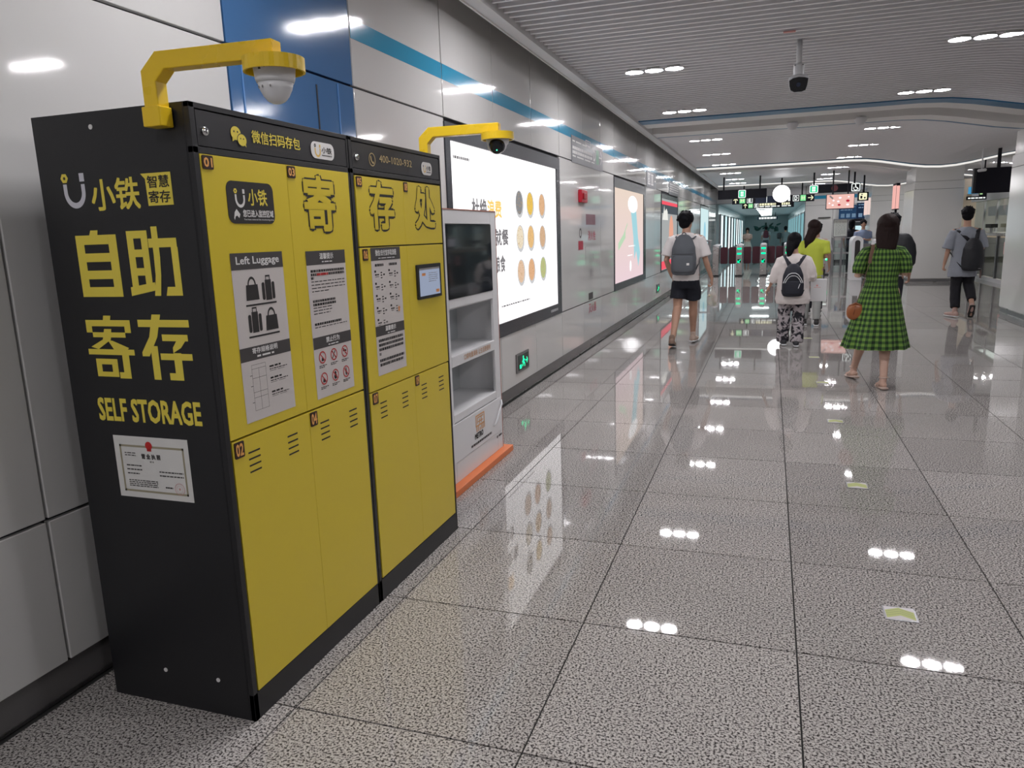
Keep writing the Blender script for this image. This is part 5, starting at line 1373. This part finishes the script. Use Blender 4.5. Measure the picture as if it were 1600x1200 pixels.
for q in (-1, 1): MB().tube([(q*.01,0,.27),(q*.018,0,.30),(0,0,.325)], .004, 6).build('bag_handle', PB, t, local=True)

# --- woman with small black backpack
L = (.31, 10.75, 0)
J = dict(head=(.0,.05,1.40), pelvis=(0,0,.80), chest=(.0,.01,1.245),
         kneeL=(-.09,.03,.44), ankL=(-.09,.04,.10), toeL=(-.11,.19,.03), kneeR=(.075,.05,.45), ankR=(.065,-.06,.10), toeR=(.065,.09,.03),
         elL=(-.225,-.01,.975), wrL=(-.30,.03,.80), handL=(-.42,.1,-.75), curlL=.45, palmL=(.5,-.3,-.2), thumbL=(.2,1,0), elR=(.215,.0,.96), wrR=(.25,.13,.86), handR=(.05,.3,-1), curlR=.85)
t, R, Mh, s = person('woman in loose white blouse and black and white patterned trousers with a ponytail', L, 0, J, 1.55, fem=True, hd=-.5, tilt=-.2, vox=.007)
hairlong(t, R, Mh, s, HB, .15, .066, -.01, -.08)
BL = mat('white_blouse', (.76,.70,.68), .8, bump=(.4, 22, .005))
garment('blouse', BL, t, [('r', [(0,-.01,.575,.205,.150),(0,-.01,.64,.222,.165),(0,-.005,.80,.205,.150),(0,0,1.0,.185,.130),(0,0,1.13,.185,.125),(0,0,1.20,.13,.095),(0,.01,1.24,.068,.07)]),
    ('t', ([(-.10,0,1.175),(-.165,0,1.15),(-.215,-.01,1.02),(-.245,0,.93),(-.275,.01,.865)], [.058,.064,.068,.066,.056], 16)), ('t', ([(.10,0,1.175),(.165,0,1.15),(.212,0,1.03),(.222,.02,.95),(.24,.07,.90)], [.058,.064,.070,.070,.056], 16))], disp=(.020,.07))
PT = marbled('ink_trousers', (.012,.012,.018), (.42,.38,.40), 11)
garment('trousers', PT, t, [('r', [(0,0,.70,.165,.120),(0,0,.82,.170,.125),(0,0,.90,.14,.10)]),
    ('t', ([(-.085,0,.76),(-.10,.02,.45),(-.105,.04,.16),(-.105,.05,.055)], [.090,.082,.080,.082], 18)), ('t', ([(.08,0,.76),(.085,.035,.45),(.075,-.03,.16),(.07,-.055,.055)], [.090,.082,.082,.086], 18))], disp=(.016,.06))
for he, to in (((-.09,-.005,.05),(-.11,.20,.04)), ((.065,-.11,.05),(.065,.10,.04))): shoe(t, he, to, mat('dark_shoe', (.03,.03,.035), .6), .95, M['camw'])
NB = mat('navy_nylon', (.010,.012,.022), .6, bump=(.3, 40, .003))
bp_ = backpack('small black backpack with white curved piping on the woman in the white blouse', L, 0, (-.01,-.20,.90), .135, .215, .075, NB, NB, (-.115,.125,0,1.205), pocket=True, top_loop=False)
for k, (hh, ww) in enumerate(((.13,.12),(.095,.10))):
    MB().tube([(-.01+ww*x, -.283-.012*k-.004*(1-x*x), .90-.03+hh*(1-abs(x)**2.6)) for x in [-1,-.95,-.8,-.5,-.2,.2,.5,.8,.95,1]], .0045, 6).build('piping', M['camw'], bp_, local=True)
MB().line(lambda a,b,c: (a,-.300-c,b), .055, .80, .075, .86, .008, 0).build('zip_pull', M['camw'], bp_, local=True)
t = thing('paper_bag', 'white paper carrier bag held by the woman with the patterned trousers', 'bag', (.63, 10.86, .58))
MB().box(.535, .735, 10.80, 10.90, .60, .895).build('bag', mat('white_paper', (.66,.66,.67), .6), t, bevel=.006)
MB().rect(FY(10.80), .60, .625, .80, .822, .001).build('bag_mark', M['pinkp'], t); q = MB(); bars(q, FY(10.80), .575, .66, .79, .008, .001, 1, .1, 1, 3, .012); q.build('bag_print', M['pinkp'], t)
MB().tube([(.575,10.85,.89),(.585,10.85,.93),(.63,10.85,.94),(.68,10.85,.93),(.69,10.85,.89)], .004, 6).build('bag_handle', M['midg'], t)

# --- woman in the green gingham dress
L = (1.05, 8.15, 0)
J = dict(head=(.03,.04,1.555), pelvis=(0,0,.90), chest=(.01,.0,1.40),
         kneeL=(-.12,.13,.47), ankL=(-.175,.30,.115), heelL=(-.165,.245,.06), toeL=(-.215,.43,.03), kneeR=(.06,-.02,.47), ankR=(.045,-.19,.10), heelR=(.045,-.245,.045), toeR=(.02,-.06,.025),
         elL=(-.225,-.015,1.09), wrL=(-.15,.19,1.13), handL=(.4,1,.3), elR=(.195,-.01,1.10), wrR=(.15,.20,1.15), handR=(-.4,1,.3), curlL=.7, curlR=.7)
t, R, Mh, s = person('woman in green gingham dress and pale sandals with long dark hair, walking away', L, 0, J, 1.69, sk=SKP, fem=True, vox=.007, hd=-.1, tilt=-.1)
hairlong(t, R, Mh, s, HBR, .25, .108, -.01, -.07)
GG = gingham()
def pleat(f, th):
    a = max(0, (f-.0))
    g = max(0, 1-f*1.9)
    return 1+g*(.055*math.sin(9*th+.6)+.035*math.sin(17*th+1.3))
rr_ = [(-.03,-.02,.385,.300,.235),(-.028,-.02,.40,.298,.232),(-.025,-.018,.50,.275,.215),(-.02,-.015,.62,.245,.19),(-.015,-.01,.76,.213,.165),(-.01,-.005,.90,.180,.14),(-.005,0,1.00,.150,.118),(0,0,1.06,.142,.11),(0,0,1.16,.155,.118),(0,0,1.27,.168,.122),(0,0,1.335,.150,.110),(0,0,1.375,.110,.09),(0,0,1.405,.078,.07)]
fine = []
for a, b2 in zip(rr_, rr_[1:]):
    for k in range(3): fine.append(tuple(a[i]+(b2[i]-a[i])*k/3 for i in range(5)))
fine.append(rr_[-1])
b = MB().rings(fine, 120, mod=pleat, capb=False, cap=False)
dr = b.build('dress', GG, t, local=True, smooth=True)
for k, pts in ((-1, [(-.10,0,1.335),(-.150,-.005,1.322),(-.183,-.01,1.26),(-.210,-.015,1.165),(-.214,-.015,1.12)]), (1, [(.10,0,1.335),(.148,0,1.322),(.182,-.005,1.26),(.197,-.01,1.165),(.198,-.01,1.12)])):
    q = MB(); q.tube(pts, [.050,.058,.066,.066,.056], 24)
    q.uv = [((i % 24)/24*.42, p[2]) for i, p in enumerate(q.v)]
    q.build('sleeve', GG, dr, local=True, smooth=True)
SD = mat('sandal', (.55,.42,.36), .55)
for an, he, to in ((J['ankL'], J['heelL'], J['toeL']), (J['ankR'], J['heelR'], J['toeR'])):
    an = V(an); he = V(he); to = V(to); d = (to-he).normalized(); dn = V((0,0,-.030))
    q = MB().tube([he-d*.03+dn, he.lerp(to,.4)+dn*.95, he.lerp(to,.75)+dn*.9, to+d*.03+V((0,0,-.016))], [(.038,.015),(.036,.013),(.043,.012),(.030,.010)], 14, 'round', (1,0,0))
    sd = q.build('sandal', SD, t, local=True, smooth=True)
    sdv = V((1,0,0)); pts = lambda c, r, z: [c+V((r*math.cos(a), r*.9*math.sin(a)*abs(d.y)+0, z)) for a in [i*2*PI/12 for i in range(13)]]
    MB().tube(pts(an, .040, .012), .006, 6, False).tube([he.lerp(to,.55)+V((-.042,0,-.02)), he.lerp(to,.5)+V((-.02,0,.030)), he.lerp(to,.5)+V((.02,0,.032)), he.lerp(to,.55)+V((.042,0,-.02))], .007, 6).tube([he.lerp(to,.3)+V((-.038,0,-.02)), he.lerp(to,.25)+V((-.03,0,.02)), an+V((0,.035,.01))], .006, 6).build('sandal_strap', SD, sd, local=True)
BR = mat('brown_leather', (.30,.095,.030), .35)
t = thing('handbag', 'small round brown leather handbag on the woman in the gingham dress', 'handbag', (.82, 8.07, .66))
MB().sup((0,0,.085), (.082,.042,.082), .8, .8, nu=24, nv=16).build('bag', BR, t, local=True, smooth=True)
MB().tube([(-.055,-.01,.145),(0,-.02,.172),(.055,-.01,.145)], [(.014,.01)]*3, 8, 'round').tube([(-.02,-.044,.06),(-.005,-.046,.15)], .003, 6).build('flap', mat('brown_leather_dark', (.20,.06,.02), .4), t, local=True, smooth=True)
MB().tube([(.0,0,.155),(.03,-.005,.26),(.075,-.01,.46),(.10,-.03,.56)], [(.008,.003)]*4, 8, True, (0,1,0)).tube([(.10,-.03,.56),(.105,-.045,.63),(.115,-.06,.69),(.125,-.02,.732),(.125,.06,.735),(.11,.14,.66)], [(.016,.004)]*6, 8, True, (1,0,0)).build('strap', mat('strap_brown', (.16,.09,.06), .5), t, local=True)

# --- man on the right with black backpack
L = (3.10, 14.45, 0)
J = dict(head=(.0,.03,1.700), pelvis=(0,0,.93), chest=(0,.0,1.50),
         kneeL=(-.09,.04,.50), ankL=(-.10,-.10,.105), toeL=(-.19,.06,.03), heelL=(-.10,-.16,.05), kneeR=(.10,.05,.52), ankR=(.11,-.24,.24), heelR=(.11,-.27,.20), toeR=(.11,-.22,.045),
         elL=(-.255,-.02,1.14), wrL=(-.285,.06,.885), handL=(-.1,.15,-1), curlL=.9, elR=(.25,.0,1.15), wrR=(.20,.18,1.02), handR=(-.2,1,.1))
t, R, Mh, s = person('man in loose grey t-shirt and black trousers walking away near the right column', L, 0, J, 1.81, hd=-.15)
hairshort(t, R, Mh, s, HB, 1.0)
GT = mat('grey_cotton', (.26,.28,.32), .9, bump=(.3, 30, .004))
garment('t_shirt', GT, t, [('r', [(-.02,-.01,.68,.215,.150),(-.02,-.01,.75,.222,.155),(0,0,1.0,.200,.138),(0,0,1.26,.205,.132),(0,0,1.40,.205,.122),(0,0,1.465,.14,.095),(0,0,1.50,.072,.072)]),
    ('t', ([(-.12,0,1.42),(-.19,0,1.40),(-.235,-.015,1.27),(-.268,-.02,1.14)], [.068,.078,.086,.090], 16)), ('t', ([(.12,0,1.42),(.19,0,1.40),(.23,0,1.27),(.25,.0,1.15)], [.068,.078,.086,.090], 16))], disp=(.02,.09))
BT = mat('black_trousers', (.008,.008,.012), .85, bump=(.3, 30, .004))
garment('trousers', BT, t, [('r', [(0,0,.78,.172,.125),(0,0,.9,.172,.125),(0,0,.98,.15,.11)]),
    ('t', ([(-.085,0,.85),(-.095,.03,.52),(-.10,-.04,.28),(-.10,-.085,.16)], [.100,.085,.078,.072], 18)), ('t', ([(.085,0,.85),(.10,.055,.55),(.112,-.10,.38),(.115,-.18,.30)], [.100,.085,.076,.070], 18))])
PS = mat('pinkish_canvas', (.42,.28,.24), .7)
shoe(t, (-.10,-.165,.055), (-.19,.06,.042), PS, 1.1, M['camw']); shoe(t, (.11,-.265,.20), (.11,-.20,.05), PS, 1.1, M['dark'], .05)
BB = mat('black_nylon', (.007,.008,.012), .6, bump=(.3, 40, .003))
bp_ = backpack('plain black backpack on the man in the loose grey t-shirt', L, 0, (.07,-.215,1.05), .160, .265, .10, BB, BB, (-.17,.17,0,1.455), pocket=False, top_loop=False)
MB().box(.14, .175, -.318, -.312, .82, .828).build('label_patch', M['midg'], bp_, local=True)
MB().tube([(.20,-.19,.84),(.205,-.20,.74),(.205,-.20,.66)], [(.016,.004)]*3, 8).build('dangling_strap', mat('strap_grey_brown', (.16,.12,.11), .8), bp_, local=True)

# --- generic clothed figure for the smaller people
def simple(label, loc, rz, H, shirt, legs, hair, long=False, skirt=False, sk=SK, shoes=None, arms='down', fem=False, vox=.012, hemz=.90, dress=None, mid=0):
    k = H/1.75; S_ = lambda *p: tuple(c*k for c in p)
    J = dict(head=S_(0,.02,1.635), pelvis=S_(0,0,.92), chest=S_(0,0,1.46), kneeL=S_(-.09,.06,.50), ankL=S_(-.09,.06,.10), toeL=S_(-.11,.24,.03), kneeR=S_(.09,.02,.50), ankR=S_(.09,-.10,.10), toeR=S_(.11,.08,.03))
    if arms == 'down': J.update(elL=S_(-.235,-.03,1.14), wrL=S_(-.25,.07,.92), elR=S_(.235,-.03,1.14), wrR=S_(.25,.07,.92))
    elif arms == 'front': J.update(elL=S_(-.21,-.02,1.14), wrL=S_(-.06,.22,1.16), elR=S_(.21,-.02,1.14), wrR=S_(.06,.22,1.16), handL=(.5,1,.3), handR=(-.5,1,.3), curlL=.7, curlR=.7)
    t, R, Mh, s = person(label, loc, rz, J, H, sk=sk, hair=hair, fem=fem, vox=vox, dec=.5)
    if long: hairlong(t, R, Mh, s, hair, long, .085, mid)
    else: hairshort(t, R, Mh, s, hair, .98)
    el = V(J['elL']); er = V(J['elR'])
    sl = (V(S_(-.19,0,1.37)), V(S_(.19,0,1.37)))
    garment('shirt', shirt, t, [('r', [S_(0,0,hemz,.175,.125),S_(0,0,1.12,.165,.118),S_(0,0,1.30,.185,.122),S_(0,0,1.38,.18,.112),S_(0,0,1.43,.12,.085),S_(0,0,1.46,.068,.068)]),
        ('t', ([V(S_(-.11,0,1.38)), sl[0], sl[0].lerp(el,.75)], [.062*k,.070*k,.070*k], 14)), ('t', ([V(S_(.11,0,1.38)), sl[1], sl[1].lerp(er,.75)], [.062*k,.070*k,.070*k], 14))], vox=.012)
    if skirt:
        MB().rings([S_(0,0,.50,.30,.26),S_(0,0,.7,.25,.21),S_(0,0,.9,.19,.15),S_(0,0,1.05,.15,.115)], 48, mod=lambda f, th: 1+.05*(1-f)*math.sin(11*th)).build('skirt', skirt, t, local=True, smooth=True)
    else:
        garment('trousers', legs, t, [('r', [S_(0,0,.80,.165,.12),S_(0,0,.9,.168,.122),S_(0,0,.98,.14,.10)]),
            ('t', ([V(S_(-.085,0,.85)), V(J['kneeL']), V(J['ankL'])], [.095*k,.075*k,.060*k], 14)), ('t', ([V(S_(.085,0,.85)), V(J['kneeR']), V(J['ankR'])], [.095*k,.075*k,.060*k], 14))], vox=.012)
    for q in 'LR':
        a = V(J['ank'+q]); shoe(t, a+V((0,-.05*k,-.05*k)), V(J['toe'+q])+V((0,0,.012)), shoes or M['dark'], k)
    return t

LIME = mat('lime_cotton', (.48,.55,.06), .85, bump=(.3, 25, .005)); DN = mat('dark_navy_suit', (.010,.012,.022), .8); WS = mat('white_shirt', (.55,.55,.56), .8)
GRT = mat('pale_grey_trousers', (.30,.31,.30), .85); DT = mat('dark_trousers', (.02,.02,.028), .85); BLS = mat('blue_uniform_shirt', (.22,.28,.42), .8); BLK = mat('black_top', (.012,.012,.015), .8)
simple('woman in loose lime green top with dark hair, beyond the woman in the white blouse', (.66, 13.1, 0), 0, 1.68, LIME, GRT, HBR, long=.26, mid=-.10, fem=True, hemz=.80, arms='front')
simple('dark-haired person in white shirt walking beyond the woman in lime', (.80, 14.9, 0), 0, 1.66, WS, DT, HB, arms='down')
L = (1.565, 11.4, 0)
simple('dark-haired person mostly hidden in front of the woman in the gingham dress', L, 0, 1.72, WS, DT, HB, vox=.009)
backpack('black backpack peeking out beside the right shoulder of the woman in the gingham dress', L, 0, (.10,-.20,1.24), .17, .22, .09, BB, BB, (-.13,.13,0,1.40), pocket=False, top_loop=False)
simple('woman in dark navy suit standing behind the notice board', (2.57, 27.75, 0), -.4, 1.76, DN, DN, HB, long=.10, fem=True, hemz=.75)
simple('station officer in light blue shirt facing the camera behind the arched barrier', (2.66, 25.3, 0), PI, 1.73, BLS, DT, HB, arms='front')
simple('girl in pale dress with long hair facing the camera beyond the ticket gates', (-1.10, 40, 0), PI, 1.62, mat('peach_top', (.62,.42,.36), .8), DT, HBR, long=.12, fem=True, skirt=mat('cream_skirt', (.66,.62,.55), .85), arms='front', vox=.014)
L = (-.27, 50, 0)
simple('small far person walking away in the middle of the corridor', L, 0, 1.68, mat('pale_shirt', (.45,.48,.50), .8), mat('grey_legs', (.10,.12,.14), .8), HB, vox=.014)
backpack('maroon backpack on the small far person in the corridor', L, 0, (0,-.20,1.22), .16, .24, .09, mat('maroon_bag', (.10,.02,.035), .7), DT, (-.13,.13,0,1.40), pocket=False, top_loop=False)
simple('far man in grey shirt carrying a bag, right of the glowing corridor', (.72, 41, 0), 0, 1.64, mat('grey_shirt', (.25,.29,.30), .8), DT, HB, vox=.014)
MB().sup((.42, 40.9, 1.18), (.12,.16,.16), .6, .6).build('shoulder_bag', mat('bag_dark', (.03,.035,.04), .6), smooth=True, label='dark shoulder bag beside the far man in the grey shirt', cat='bag')

# tiny print and lettering strokes stay joined: too small to pick apart singly
for o in bpy.data.objects:
    if o.parent and o.type == 'MESH' and o.name.split('.')[0] in ('poster_print', 'certificate_print', 'small_print', 'poster_lettering', 'lettering_small', 'small_lettering', 'place_lettering', 'sticker_print', 'screen_text', 'logo_text', 'shelf_lettering', 'sheet_print', 'print', 'white_lettering', 'lettering', 'lettering_dark', 'green_lettering'):
        o['kind'] = 'stuff'
